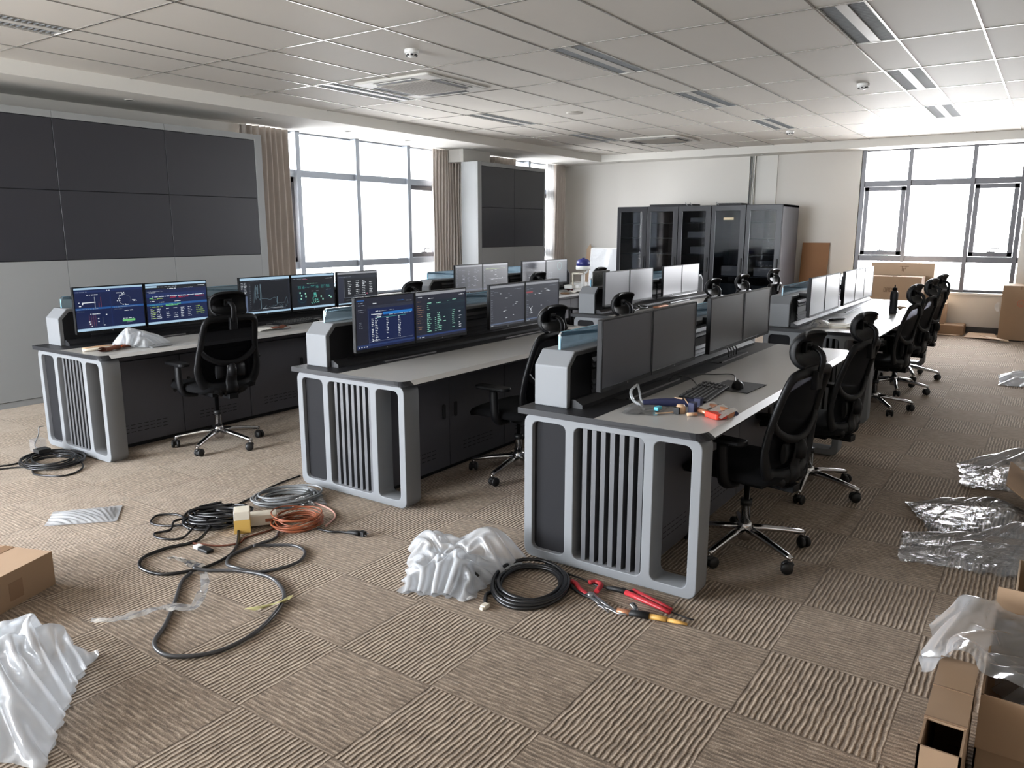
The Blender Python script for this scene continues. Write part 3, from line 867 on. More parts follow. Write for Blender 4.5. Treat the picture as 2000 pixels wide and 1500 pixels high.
def P_nav(seed):
    p = Pic('navy', seed)
    p.rect(0, .93, 1, 1, 'slate').rect(.02, .94, .14, .965, 'blue').rect(0, .8, 1, .93, 'slate').rect(.2, .78, .98, .84, 'slate2').rect(0, .05, .19, .8, 'slate').rect(0, .045, 1, .08, 'tb').rect(.2, .12, .97, .124, 'grey').rect(.2, .05, .204, .75, 'dim')
    p.rect(.45, .64, .97, .69, 'blue2').rect(.33, .585, .85, .592, 'teal').words(.25, .655, .2, 'white', .02).words(.55, .625, .4, 'bar', .014).words(.7, .89, .12, 'blue').words(.86, .87, .1, 'grey').words(.28, .87, .06, 'white', .02)
    p.table(0, .9, (.04,), 5, .045, 'grey', .12).table(0, .52, (.05,), 4, .035, 'grey', .06).words(.32, .71, .1, 'white', .02).words(.43, .715, .08, 'grey').words(.56, .715, .08, 'grey')
    p.table(0, .6, (.25, .31), 15, .034, 'white', .045, .4, .015).table(0, .56, (.5, .71), 13, .034, 'white', .045, .5, .014).rect(.34, .59, .41, .615, 'white').rect(.34, .63, .42, .645, 'white')
    p.words(.26, .14, .12, 'white').table(0, .03, (.03, .07, .11, .15), 1, .02, 'white', .02, 0, .018)
    return p
def P_code(seed):
    p = Pic('slate', seed)
    p.rect(0, .94, 1, 1, 'barg').rect(.19, .1, .98, .82, 'bgn').rect(0, .05, 1, .09, 'tb').rect(.19, .72, .98, .725, 'teal2').rect(.67, .1, .673, .82, 'teal2').rect(.19, .58, .98, .584, 'teal2')
    p.table(0, .8, (.03,), 14, .045, 'brown', .12).words(.02, .89, .1, 'white').words(.24, .85, .1, 'white').words(.86, .88, .1, 'white')
    p.words(.22, .75, .08, 'mint', .022).words(.4, .74, .08, 'mint', .024).words(.62, .76, .03, 'mint').words(.72, .78, .08, 'mint').table(0, .7, (.21,), 3, .04, 'mint', .05)
    p.table(0, .52, (.21, .41), 10, .042, 'mint', .09, .5, .018).table(0, .54, (.71,), 10, .042, 'mint', .08, .5, .018).table(0, .5, (.85,), 8, .05, 'white', .08, .6, .016).table(0, .42, (.36,), 8, .04, 'mint', .04).words(.53, .42, .05, 'mint').words(.53, .33, .05, 'mint')
    p.table(0, .03, (.02, .06, .1, .13), 1, .02, 'white', .02, 0, .016)
    return p
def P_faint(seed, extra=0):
    p = Pic('gl', seed)  # window glare on the screen painted in as a glowing grey background
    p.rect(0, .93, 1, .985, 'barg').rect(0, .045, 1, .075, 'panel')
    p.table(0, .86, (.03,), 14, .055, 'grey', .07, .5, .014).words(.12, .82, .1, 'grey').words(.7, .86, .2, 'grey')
    for k in range(12):
        p.words(p.rnd.uniform(.2, .8), p.rnd.uniform(.15, .8), p.rnd.uniform(.03, .08), 'white' if k % 3 else 'grey', .015)
    if extra == 1:
        p.rect(.02, .72, .2, .76, 'rd2')
        for (a, b, c, d) in ((.12, .2, .14, .3), (.14, .3, .1, .36), (.14, .3, .2, .38), (.14, .2, .2, .22), (.16, .3, .16, .24)): p.line(a, b, c, d, 'white', .008)
    if extra == 2: p.table(0, .8, (.25, .45, .7), 12, .055, 'grey', .1, .6, .014)
    if extra == 3: p.words(.1, .8, .8, 'lime', .016).words(.3, .4, .6, 'white', .018)
    p.table(0, .02, (.03, .06, .09), 1, .02, 'white', .015, 0, .016)
    return p
def P_dots(seed):
    p = Pic('bgn', seed)
    p.rect(0, .95, 1, .99, 'barg')
    for a in range(0, 360, 20):
        x, y = .62 + .1 * cos(radians(a)), .72 + .16 * sin(radians(a)); p.rect(x, y, x + .02, y + .02, 'teal')
    p.table(0, .45, (.12, .22), 5, .05, 'grey', .08).table(0, .5, (.62,), 8, .05, 'teal2', .03).table(0, .7, (.9,), 5, .08, 'teal2', .04)
    return p

def monitor(x0, x1, y, z0, z1, pic, label, group, riser_y, silver_edge=False, dots=True):
    """monitor facing -Y, its screen plane at y"""
    w, h = x1 - x0, z1 - z0
    root = empty('monitor', (x0 + w / 2, y, z0))
    hw = w / 2
    MB().box(-hw, hw, .003, .028, 0, h).box(-hw + .06, hw - .06, .028, .05, .05, h - .05).build('housing', ['bezel'], root, bevel=.002, segs=1)
    b = .007; chin = .018
    fr = MB()
    fr.plate(rrect(-hw, hw, 0, h, .003, 1), [rrect(-hw + b, hw - b, chin, h - b, .001, 1)], 1, 0, .0035)
    if dots:
        fr.box(-.004, .004, -.0006, .0005, .006, .012, 1)
    fr.build('bezel', ['bezel', 'bezel_s'], root)
    if pic is None:
        MB().quad((-hw + b, .0022, chin), (hw - b, .0022, chin), (hw - b, .0022, h - b), (-hw + b, .0022, h - b)).build('screen', 'screen_off', root, recalc=False)
    else:
        sx, sz = w - 2 * b, h - b - chin
        mats = []; mb = MB()
        for r in pic.r:
            c = r[4]
            if c not in mats: mats.append(c)
            m = mats.index(c)
            yy = .0024 - min(r[5], 400) * 2.5e-6 - (0 if r[5] == 0 else 2e-4)
            def pt(u, v): return (-hw + b + u * sx, yy, chin + v * sz)
            if len(r) == 7:
                dx, dy = (r[2] - r[0]) * sx, (r[3] - r[1]) * sz; l = sqrt(dx * dx + dy * dy) or 1
                nx, ny = -dy / l * r[6] / 2 * sx, dx / l * r[6] / 2 * sx
                nx /= sx; ny /= sz
                mb.quad(pt(r[0] + nx, r[1] + ny), pt(r[0] - nx, r[1] - ny), pt(r[2] - nx, r[3] - ny), pt(r[2] + nx, r[3] + ny), m)
            else: mb.quad(pt(r[0], r[1]), pt(r[2], r[1]), pt(r[2], r[3]), pt(r[0], r[3]), m)
        mb.build('screen', [uim(c) for c in mats], root, recalc=False)
    a = MB().box(-.05, .05, .05, .062, h / 2 - .05, h / 2 + .05)
    a.box(-.02, .02, .06, riser_y - y + .004, h / 2 - .02, h / 2 + .02)
    a.build('mount_arm', 'bezel', root)
    return tag(root, label, 'monitor', group)

gA, gB, gC, gD, gE, gF = 'monitors on the console by the video wall', 'monitors on the middle front console', 'monitors on the nearest console', 'monitors on the back console by the right window', 'monitors on the back middle console', 'monitors on the back left console'
ZM0, ZM1 = .838, 1.172
yA, yB, yC, yD, yE, yF = 5.08, 2.83, 1.07, 1.09, 2.98, 5.08
def row(y0, items, g):
    for (a, b, pic, lab) in items: monitor(a, b, y0 + .565, ZM0, ZM1, pic, lab, g, y0 + .7215)
row(yA, [(2.725, 3.245, P_dash(1), 'lit monitor with four-pane navy dashboard and green bar, leftmost by the video wall'),
         (3.255, 3.785, P_table(2), 'lit navy monitor with red, green and white table text, partly behind a chair headrest'),
         (4.095, 4.63, P_wire(3), 'lit monitor showing a grey wireframe drawing on a dark screen'),
         (4.64, 5.16, P_person(4), 'lit dark monitor with teal figure shape and small teal icons'),
         (5.195, 5.735, P_list(5), 'lit dark monitor with four columns of white text, before the bright window')], gA)
row(yB, [(3.255, 3.785, P_nav(6), 'lit navy monitor with one bright blue selected row above white columns'),
         (3.79, 4.33, P_code(7), 'lit dark monitor with mint green text blocks on the middle front console'),
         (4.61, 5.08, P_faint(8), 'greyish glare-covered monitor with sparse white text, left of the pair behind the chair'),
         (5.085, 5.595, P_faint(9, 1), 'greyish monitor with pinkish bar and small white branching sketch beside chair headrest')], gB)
row(yC, [(3.075, 3.612, None, 'switched-off dark monitor nearest the camera'),
         (3.617, 4.2, None, 'switched-off dark monitor above the keyboard, second on nearest console'),
         (4.43, 5.035, None, 'switched-off monitor above the silver tray edge, third on nearest console'),
         (5.04, 5.6, None, 'switched-off grey monitor at the far end of the nearest console')], gC)
row(yD, [(6.81, 7.325, None, 'switched-off pale monitor nearest in the back console by the right window'),
         (7.33, 7.88, None, 'switched-off pale monitor second in the back console by the right window'),
         (8.1, 8.6, None, 'switched-off monitor, first of the three together beside the cardboard boxes'),
         (8.605, 9.05, None, 'switched-off monitor, middle of the three together beside the cardboard boxes'),
         (9.055, 9.53, None, 'switched-off monitor directly before the cardboard boxes, last of three together')], gD)
row(yE, [(6.7, 7.23, None, 'plain grey monitor behind the chair headrest, first on back middle console'),
         (7.235, 7.79, P_faint(12) if False else None, 'grey monitor with faint dust specks, second on back middle console'),
         (8.07, 8.59, None, 'bright blank grey monitor, left of the pair before the glass door cabinets'),
         (8.595, 9.12, None, 'bright blank grey monitor, right of the pair before the glass door cabinets')], gE)
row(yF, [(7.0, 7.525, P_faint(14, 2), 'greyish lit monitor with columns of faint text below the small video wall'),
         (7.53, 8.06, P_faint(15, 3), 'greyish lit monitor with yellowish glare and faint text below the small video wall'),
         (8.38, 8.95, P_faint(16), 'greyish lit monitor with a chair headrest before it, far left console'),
         (8.955, 9.515, P_dots(17), 'dark blue lit monitor with a teal dotted ring, far left console')], gF)

# grey film panel standing on the near end of the back middle riser
single(MB().prism(rrect(6.84, 7.2, 1.0125, 1.165, .012), 1, yE + .78, yE + .788), 'screen_panel', 'glass_g', 'grey olive see-through panel standing on the near end of the back middle riser', 'panel')

# ------------------------------------------------------------------ chairs
def make_chair():
    root = empty('office_chair')
    base = MB()
    base.lathe([(.03, .06), (.036, .075), (.036, .135), (.03, .15), (.026, .152)], n=20)
    for k in range(5):
        R = Matrix.Rotation(2 * pi * k / 5, 4, 'Z')
        base.sweep([(.015, 0, .118), (.1, 0, .112), (.2, 0, .097), (.295, 0, .08), (.318, 0, .074)], .021, .017, (0, 0, 1), 8, mtx=R, taper=lambda t: 1.15 - .5 * t)
        base.sweep([(.308, 0, .078), (.308, 0, .052)], .011, n=8, mtx=R)
    bo = base.build('star_base', 'chrome', root)
    for k in range(5):
        a = 2 * pi * k / 5
        c = MB()
        R = Matrix.Translation((.308 * cos(a), .308 * sin(a), 0)) @ Matrix.Rotation(a + .6 + 1.1 * k, 4, 'Z')
        for s in (-1, 1):
            Q = R @ Matrix.Translation((.012, 0, .029)) @ Matrix.Rotation(pi / 2, 4, 'X')
            c.lathe([(.0, s * .008), (.022, s * .008), (.0285, s * .013), (.0285, s * .022), (.022, s * .028), (0, s * .028)], n=16, mtx=Q)
        c.lathe([(.018, .04), (.02, .05), (.012, .06), (0, .061)], n=12, mtx=R)
        c.box(-.012, .022, -.009, .009, .02, .05, 0, R)
        c.build('caster', 'rubber', bo)
    MB().lathe([(.024, .14), (.024, .245), (.027, .245), (.027, .262), (.014, .262), (.014, .43)], n=16, m=0).build('gas_lift', ['chrome'], root)
    MB().lathe([(.029, .238), (.029, .268)], n=16).build('lift_collar', 'rubber', root)
    MB().box(-.1, .1, -.13, .1, .405, .445).box(-.035, .035, -.25, -.1, .40, .435).sweep([(.1, .02, .42), (.24, .02, .42)], .007).box(.2, .27, .0, .04, .412, .428).build('tilt_mechanism', 'chair', root, bevel=.008)
    # seat cushion
    def seat(u, v):
        a = u * 2 * pi
        ca, sa = cos(a), sin(a)
        k = 4.5
        rr = (abs(ca) ** k + abs(sa) ** k) ** (-1 / k)
        prof = [(0, .452), (.8, .448), (1.0, .462), (1.02, .485), (.97, .505), (.8, .515), (.4, .512), (0, .508)]
        t = v * (len(prof) - 1); i = min(int(t), len(prof) - 2); f = t - i
        r = prof[i][0] * (1 - f) + prof[i + 1][0] * f; z = prof[i][1] * (1 - f) + prof[i + 1][1] * f
        x, y = .25 * rr * r * ca, .245 * rr * r * sa
        if y > .1: z -= .035 * ((y - .1) / .15) ** 2
        if y < 0: x *= 1 - .06 * (-y / .24)
        return (x, y + .015, z)
    MB().grid(seat, 40, 14).build('seat', 'cloth', root)
    # back: outline of the frame in (x, z); yb gives its curve
    def yb(z):
        t = (z - .50) / .47
        return -.195 - .02 * cos(t * pi * .9) * 0 - .015 * sin(pi * min(1, max(0, t)) * 1.0) * -1 - .085 * max(0, t) ** 1.5 + (.02 * (t < 0) * t)
    ol = [(-.08, .485), (-.165, .50), (-.205, .545), (-.225, .62), (-.22, .70), (-.205, .80), (-.195, .90), (-.185, .95), (-.15, .975), (0, .98)]
    ol = ol + [(-x, z) for x, z in reversed(ol[:-1])]
    path = crom([(x, yb(z) - .02 * (abs(x) < .1) * (z < .6), z) for x, z in ol], 5, True)
    fr = MB().sweep(path, .025, .016, (0, 1, 0), 8, True)
    lowp = [p for p in path if p.z < .70]
    k0 = max(range(len(lowp)), key=lambda q: (lowp[q] - lowp[q - 1]).length)
    lowp = lowp[k0:] + lowp[:k0]
    fr.sweep(lowp, .04, .02, (0, 1, 0), 10, taper=lambda q: .45 + .55 * sin(pi * q) ** .6)
    yk = crom([(-.212, yb(.76), .765), (-.17, yb(.72) - .015, .715), (-.09, yb(.67) - .035, .672), (0, yb(.66) - .045, .66), (.09, yb(.67) - .035, .672), (.17, yb(.72) - .015, .715), (.212, yb(.76), .765)], 5)
    fr.sweep(yk, .02, .014, (0, 1, 0), 8)
    fr.sweep(crom([(0, yb(.66) - .045, .675), (0, yb(.6) - .05, .6), (0, yb(.52) - .035, .53), (0, -.235, .475), (0, -.2, .43)], 5), .045, .014, (0, 1, 0), 8, taper=lambda t: .75 + .5 * t)
    for s in (-1, 1):
        fr.sweep(crom([(s * .06, -.19, .43), (s * .1, -.225, .46), (s * .155, yb(.5), .5)], 4), .02, .014, (0, 1, 0), 8)
    fr.build('back_frame', 'chair', root)
    # mesh panel
    def half(z):
        pts = [(.485, .1), (.5, .165), (.545, .205), (.62, .225), (.7, .22), (.8, .205), (.9, .195), (.95, .185), (.975, .15)]
        for (z0, x0), (z1, x1) in zip(pts, pts[1:]):
            if z0 <= z <= z1: return x0 + (x1 - x0) * (z - z0) / (z1 - z0)
        return .1
    MB().grid(lambda u, v: ((u - .5) * 2 * half(.49 + .48 * v), yb(.49 + .48 * v) + .004 - .03 * (1 - (2 * u - 1) ** 2) * .3, .49 + .48 * v), 10, 16).build('back_mesh', 'meshf', root, recalc=False)
    # lumbar pad
    lp = MB().sweep([(-.11, -.225, .60), (-.05, -.215, .60), (.05, -.215, .60), (.11, -.225, .60)], .012, .05, (0, 0, 1), 10)
    lp.lathe([(.0, .56), (.03, .57), (.034, .62), (.02, .655), (0, .66)], (0, -.25, 0), 12)
    lp.build('lumbar_support', 'chair', root)
    # headrest on a bent arm
    ha = MB()
    yt = yb(.975)
    ha.box(-.028, .028, yt - .04, yt - .01, .90, .985)
    ha.sweep(crom([(0, yt - .028, .95), (0, yt - .045, 1.02), (0, yt - .04, 1.06), (0, yt - .01, 1.085), (0, yt + .03, 1.088)], 5), .02, .013, (0, 1, 0), 8)
    ha.box(-.03, .03, yt + .02, yt + .045, 1.06, 1.11)
    ha.build('headrest_arm', 'chair', root, bevel=.004)
    cy, cz = yt + .0, 1.083
    def shell(R, Z, inner):
        def fn(u, v):
            a = radians(-82 + 158 * v)
            x = (u - .5) * 2
            edge = 1 - .16 * abs(x) ** 4
            wv = .135 * (1 - .18 * abs(2 * v - 1) ** 3)
            bend = -.022 * x * x
            return (x * wv, cy + R * cos(a) * edge + bend - (.004 if inner else 0), cz + Z * sin(a) * edge - .006)
        return fn
    hd = MB()
    nu, nv = 14, 12
    f1, f2 = shell(.083, .09, False), shell(.052, .074, True)
    hd.grid(f1, nu, nv); hd.grid(f2, nu, nv)
    n1 = (nu + 1) * (nv + 1)
    def idx(i, j): return j * (nu + 1) + i
    bord = [idx(i, 0) for i in range(nu)] + [idx(nu, j) for j in range(nv)] + [idx(i, nv) for i in range(nu, 0, -1)] + [idx(0, j) for j in range(nv, 0, -1)]
    for k in range(len(bord)):
        a, b = bord[k], bord[(k + 1) % len(bord)]
        hd.f.append([a, b, b + n1, a + n1]); hd.mi.append(0); hd.sm.append(True)
    hd.build('headrest', 'chair', root, bevel=.006)
    # arms
    for s in (-1, 1):
        ar = MB()
        ar.sweep(crom([(s * .16, -.02, .43), (s * .24, -.02, .44), (s * .272, -.02, .48), (s * .278, -.015, .56), (s * .275, -.01, .645)], 4), .022, .03, (0, 1, 0), 8)
        ar.build('armrest_post', 'chair', root)
        MB().prism(rrect(s * .275 - .042, s * .275 + .042, -.13, .12, .035, 5), 2, .648, .672).build('armrest_pad', 'chair', root, bevel=.008)
    return root

chair0 = make_chair()
used = [False]
def place_chair(x, y, face, base_a, dz, label, group):
    o = chair0 if not used[0] else copy_tree(chair0)
    used[0] = True
    rz = face - 90
    o.location = (x, y, 0); o.rotation_euler = (0, 0, radians(rz))
    for ch in o.children:
        n = ch.name.split('.')[0]
        if n == 'star_base': ch.rotation_euler = (0, 0, radians(base_a - rz)); ch.location.z = 0
        elif n in ('gas_lift', 'lift_collar'): ch.location.z = 0
        else: ch.location.z = dz
    return tag(o, label, 'office chair', group)
gch = 'black mesh office chairs with headrests'
place_chair(3.33, 4.95, 84, 63, -0.01, 'black office chair seen from behind, before the console by the video wall', gch)
place_chair(4.03, 2.74, 88, 38, -0.04, 'black office chair half hidden behind the nearest console, at the middle front console', gch)
place_chair(3.65, 1.12, 79, 24, -0.035, 'black office chair nearest the camera, at the nearest console', gch)
place_chair(4.78, 1.1, 80, 41, -0.045, 'black office chair at the far end of the nearest console', gch)
place_chair(7.39, 1.19, 81, 71, -0.04, 'black office chair with its base in view, first of three beside the right aisle', gch)
place_chair(8.36, 1.18, 81, 50, -0.04, 'black office chair, middle of three at back console beside the right aisle', gch)
place_chair(9.25, 1.19, 81, 56, -0.04, 'black office chair, farthest of three beside the right aisle', gch)
place_chair(5.16, 2.83, 86, 20, -0.04, 'black office chair whose headrest shows above the nearest dark monitors', gch)
place_chair(7.19, 2.9, 86, 10, -0.04, 'black office chair before the glass cabinets, leftmost of three', gch)
place_chair(8.06, 2.91, 86, 33, -0.04, 'black office chair before the glass cabinets, middle of three', gch)
place_chair(9.37, 2.97, 86, 50, -0.04, 'black office chair before the glass cabinets, rightmost of three', gch)
place_chair(5.2, 4.96, 95, 15, -0.04, 'black office chair headrest dark against the bright big window', gch)
place_chair(7.18, 4.88, 88, 40, -0.04, 'black office chair headrest before the greyish monitor pair at the far left console', gch)
place_chair(8.54, 4.85, 88, 60, -0.04, 'black office chair headrest beside the white gadget with blue top', gch)

# ------------------------------------------------------------------ server cabinets on the far wall
def server_cabinet(y0, kind, label):
    w, d, h = .58, .93, 1.97
    root = empty('server_cabinet', (12.67, y0, 0))
    b = MB()
    b.box(.03, d, 0, .02, .04, h); b.box(.03, d, w - .02, w, .04, h)
    b.box(.03, d, 0, w, h - .04, h); b.box(.03, d, 0, w, .0, .08); b.box(d - .02, d, 0, w, .0, h)
    b.box(.05, .07, .02, .06, .08, h - .04); b.box(.05, .07, w - .06, w - .02, .08, h - .04)
    b.build('body', 'dcab', root, bevel=.004)
    fr = MB()
    fr.plate([(.005, .06), (w - .005, .06), (w - .005, h - .005), (.005, h - .005)], [rrect(.095, w - .07, .14, h - .09, .01, 2)], 0, 0, .03)
    door = fr.build('door', 'rackdoor', root, bevel=.004)
    MB().box(.012, .016, .09, w - .065, .13, h - .08).build('glass', 'cab_glass', door)
    MB().box(.003, .012, w - .074, w - .069, .14, h - .09).build('edge_strip', 'bezel_s', door)
    hd = MB().prism(rrect(.03, .055, .88, 1.12, .012, 4), 0, -.018, 0)
    hd.build('handle', 'black', door, bevel=.003)
    rnd = random.Random(kind * 7 + 3)
    sh = MB()
    for z in (.45, .8, 1.15, 1.42, 1.68):
        if kind == 3 and z > 1: continue
        sh.box(.12, d - .1, .03, w - .03, z, z + .012)
    sh.build('shelf', 'equip' if kind != 1 else 'equip_l', root)
    if kind == 3:
        MB().box(-.003, .001, .2, .37, 1.73, 1.77).build('name_plate', 'plate', door)
    eq = {0: [(.46, .12, 0), (.81, .05, 0)], 1: [], 2: [(.46, .15, 0), (.81, .08, 0), (1.16, .12, 1), (1.43, .1, 1), (1.69, .07, 1)], 3: [(.46, .22, 0), (.81, .16, 1)], 4: [(.2, .2, 0), (.46, .2, 0), (.81, .14, 1), (.97, .1, 0)]}[kind]
    for k, (z, hh, l) in enumerate(eq):
        e = MB().box(.14, .6, .07, w - .1 - .08 * rnd.random(), z + .012, z + .012 + hh)
        for q in range(5): e.box(.138, .142, .1 + q * .06, .14 + q * .06, z + .03, z + .04, 1)
        e.build('equipment_unit', ['equip_l' if l else 'equip', 'bezel_s'], root, bevel=.003)
    return tag(root, label, 'cabinet', 'glass door server cabinets')
for k, lab in enumerate(('dark glass-door equipment cabinet at the right end of the row, side panel visible',
                         'dark glass-door equipment cabinet with small pale name plate, second from the wooden board',
                         'dark glass-door equipment cabinet with pale items on its shelves, middle of the row',
                         'glass-door equipment cabinet reflecting a bright window, second from the white sheet',
                         'dark glass-door equipment cabinet at the left end of the row, beside the white sheet')):
    server_cabinet(3.6 + .58 * k, (4, 3, 2, 1, 0)[k], lab)
def fan_tray(x, y, l, label, extra):
    mb = MB().box(x, x + .3, y, y + l, 1.971, 2.0)
    n = int(l / .06)
    for q in range(n): mb.box(x - .004, x + .3, y + .02 + q * l / n, y + .02 + q * l / n + .028, 1.998, 2.004, 1)
    for (yy) in extra: mb.sweep([(x - .01, yy, 1.975), (x - .02, yy + .03, 2.01), (x + .02, yy + .05, 2.02)], .008, m=2)
    single(mb, 'fan_tray', ['dark', 'equip_l', 'bezel_s'], label, 'fan tray', 'fan trays on the cabinets', bevel=.003)
fan_tray(12.72, 5.1, .8, 'long flat dark tray on top of the left and middle glass cabinets', (5.12, 5.2))
fan_tray(12.72, 4.28, .42, 'short flat dark tray on top of the cabinet with name plate', (4.66,))

# vertical cable tray on the far wall
ct = empty('cable_tray', (XF, 4.5, 2.05))
MB().box(-.05, 0, -.05, -.042, -.1, .775).box(-.05, 0, .042, .05, -.1, .775).box(-.006, 0, -.05, .05, -.1, .775).build('tray_body', 'ac', ct)
cb = MB(); rr = random.Random(5)
for k in range(6):
    off = -.035 + k * .014
    cb.sweep(crom([(-.025 - .01 * rr.random(), off + .012 * rr.uniform(-1, 1), z) for z in (-.1, .1, .3, .5, .77)], 4), .006, n=6, m=k % 2)
cb.build('cables', ['ac', 'cable_g'], ct)
tag(ct, 'narrow vertical cable tray with loose cables on the far white wall', 'cable tray')
single(MB().box(-.02, 0, -.18, .18, -.1, .775), 'trunking_cover', 'ac', 'flat pale trunking cover beside the vertical cable tray', 'trunking', loc=(XF, 4.25, 2.05), bevel=.004)

# boards leaning on the far wall
R = Matrix.Translation((13.66, 3.12, 0)) @ Matrix.Rotation(radians(7), 4, 'Y')
single(MB().box(0, .02, 0, .44, 0.003, 1.37, mtx=R), 'wooden_board', 'board', 'brown wooden board leaning on the wall beside the glass cabinets', 'board')
R = Matrix.Translation((13.5, 6.62, 0)) @ Matrix.Rotation(radians(8), 4, 'Y')
wb = MB().box(0, .03, 0, .95, .004, 1.24, mtx=R)
wb.grid(lambda u, v: tuple(R @ Vector((-.006 - .02 * abs(sin(9 * u + 4 * v)) * (1 - abs(2 * u - 1)), .01 + .93 * u, .03 + 1.19 * v))), 14, 14, 1)
single(wb, 'wrapped_sheet', ['white', 'bagw'], 'white sheet in milky plastic leaning on the wall left of the cabinets', 'sheet')
R = Matrix.Translation((13.62, 7.58, 0)) @ Matrix.Rotation(radians(5), 4, 'Y')
single(MB().prism([(0, .004), (.12, .004), (.12, 1.2), (.05, 1.3), (0, 1.2)], 0, 0, .02, mtx=R), 'cardboard_offcut', 'carton_l', 'narrow pale cardboard strip with pointed top in the far left corner', 'cardboard')

# ------------------------------------------------------------------ cardboard boxes
def marks(mb, x, y, z, rows, m, s=.03):
    """block print on a face whose normal is -X"""
    for dy, dz, w, h in rows: mb.quad((x - .0015, y - dy * s, z + dz * s), (x - .0015, y - (dy + w) * s, z + dz * s), (x - .0015, y - (dy + w) * s, z + (dz + h) * s), (x - .0015, y - dy * s, z + (dz + h) * s), m)
    return mb
b1 = MB().box(12.5, 12.93, 1.53, 2.25, 0, .905)
rows = []
for k in range(5):
    rows += [(k * 1.3, 0, .25, 2), (k * 1.3 + .75, 0, .25, 2), (k * 1.3, 1.8, 1, .25)] + ([(k * 1.3, .9, 1, .2)] if k % 2 else [(k * 1.3, 0, 1, .25)])
marks(b1, 12.5, 2.02, .68, rows, 1)
b1.box(12.498, 12.94, 1.86, 1.92, .904, .907, 2)
single(b1, 'cardboard_box', ['carton', 'carton_d', 'tape'], 'large brown cardboard box with faded block print behind the back console monitors', 'box', 'cardboard boxes', bevel=.004)
b2 = MB().box(12.98, 13.45, 1.44, 2.3, 0, 1.085)
marks(b2, 12.98, 1.9, .965, [(0, 2.2, 4, .3), (1, 0, .3, 2.2), (2.6, 1.2, .3, 1), (1, 1.0, 1.8, .25), (1.6, -.2, .3, 1.2)], 1)
single(b2, 'cardboard_box', ['carton_l', 'carton_d'], 'taller cardboard box with arrow print standing behind another under right window', 'box', 'cardboard boxes', bevel=.004)
b3 = MB().box(13.15, 13.75, -.25, .56, .015, .79)
ring = []
for k in range(24):
    a0, a1 = 2 * pi * k / 24, 2 * pi * (k + 1) / 24
    for r0, r1 in ((.042, .052), (.022, .028)):
        b3.quad((13.1485, .32 + r0 * cos(a0), .545 + r0 * sin(a0)), (13.1485, .32 + r1 * cos(a0), .545 + r1 * sin(a0)), (13.1485, .32 + r1 * cos(a1), .545 + r1 * sin(a1)), (13.1485, .32 + r0 * cos(a1), .545 + r0 * sin(a1)), 1)
b3.box(13.148, 13.152, .33, .345, .74, .79, 2)
b3.box(13.16, 13.74, -.24, .55, 0, .016, 3)
single(b3, 'cardboard_box', ['carton', 'redring', 'tape', 'dark'], 'large cardboard box with faded red round stamp at the right edge by the window', 'box', 'cardboard boxes', bevel=.004)
single(MB().grid(lambda u, v: (13.12 + .012 * sin(5 * v), .58 + .03 * u + .03 * sin(3.1 * v) * u, .42 + .13 * v), 4, 8), 'tape_flap', 'white', 'small white torn wrap on the side of the red-stamped box', 'wrap')
b4 = MB().box(13.45, 13.84, 1.02, 1.55, 0, .14).box(13.46, 13.83, 1.03, 1.54, .139, .15, 1)
single(b4, 'cardboard_box', ['carton', 'carton_l'], 'long low cardboard box lying against the skirting under the right window', 'box', 'cardboard boxes', bevel=.005)
b5 = MB().box(13.5, 13.8, 1.29, 1.52, .15, .46)
single(b5, 'cardboard_box', ['carton_l'], 'small upright cardboard box on the long low box, behind the last chair', 'box', 'cardboard boxes', bevel=.005)
def flat_card(pts, z, label, seed, lift=.02):
    rnd = random.Random(seed); n = len(pts)
    cx = sum(p[0] for p in pts) / n; cy = sum(p[1] for p in pts) / n
    mb = MB(); vs = [(p[0], p[1], z + rnd.uniform(0, lift)) for p in pts] + [(cx, cy, z + lift * .6)]
    mb.add(vs + [(v[0], v[1], v[2] + .006) for v in vs], [(i, (i + 1) % n, n) for i in range(n)] + [(i + n + 1, (i + 1) % n + n + 1, 2 * n + 1) for i in range(n)] + [(i, (i + 1) % n, (i + 1) % n + n + 1, i + n + 1) for i in range(n)])
    single(mb, 'flattened_cardboard', 'carton_l', label, 'cardboard', 'flattened cardboard under the window')
flat_card([(13.15, .98), (13.5, .95), (13.55, .62), (13.1, .55)], .004, 'flattened pale cardboard on the floor under the right window', 1, .05)
flat_card([(12.85, .62), (13.1, .78), (13.05, .42), (12.85, .4)], .02, 'folded cardboard scrap lying before the red-stamped box', 2, .04)
flat_card([(13.3, 1.5), (13.42, 1.4), (13.4, 1.05), (13.28, 1.1)], .004, 'thin cardboard strip on the floor before the long low box', 3, .01)

# closed box at the left edge of the picture
U, V = Vector((-.926, -.377, 0)), Vector((-.36, .933, 0))
Rb = Matrix(((U.x, V.x, 0, 1.5), (U.y, V.y, 0, 3.55), (0, 0, 1, 0), (0, 0, 0, 1)))
b6 = MB().box(0, .62, 0, .46, 0, .157, 0, Rb).box(-.001, .63, .2, .26, .1565, .1585, 1, Rb).box(-.002, .0, .2, .26, .05, .157, 1, Rb)
b6.box(.17, .24, -.0015, .0, .03, .11, 1, Rb)
single(b6, 'cardboard_box', ['carton', 'tape'], 'low taped cardboard box on the floor at the left picture edge', 'box', 'cardboard boxes', bevel=.004)

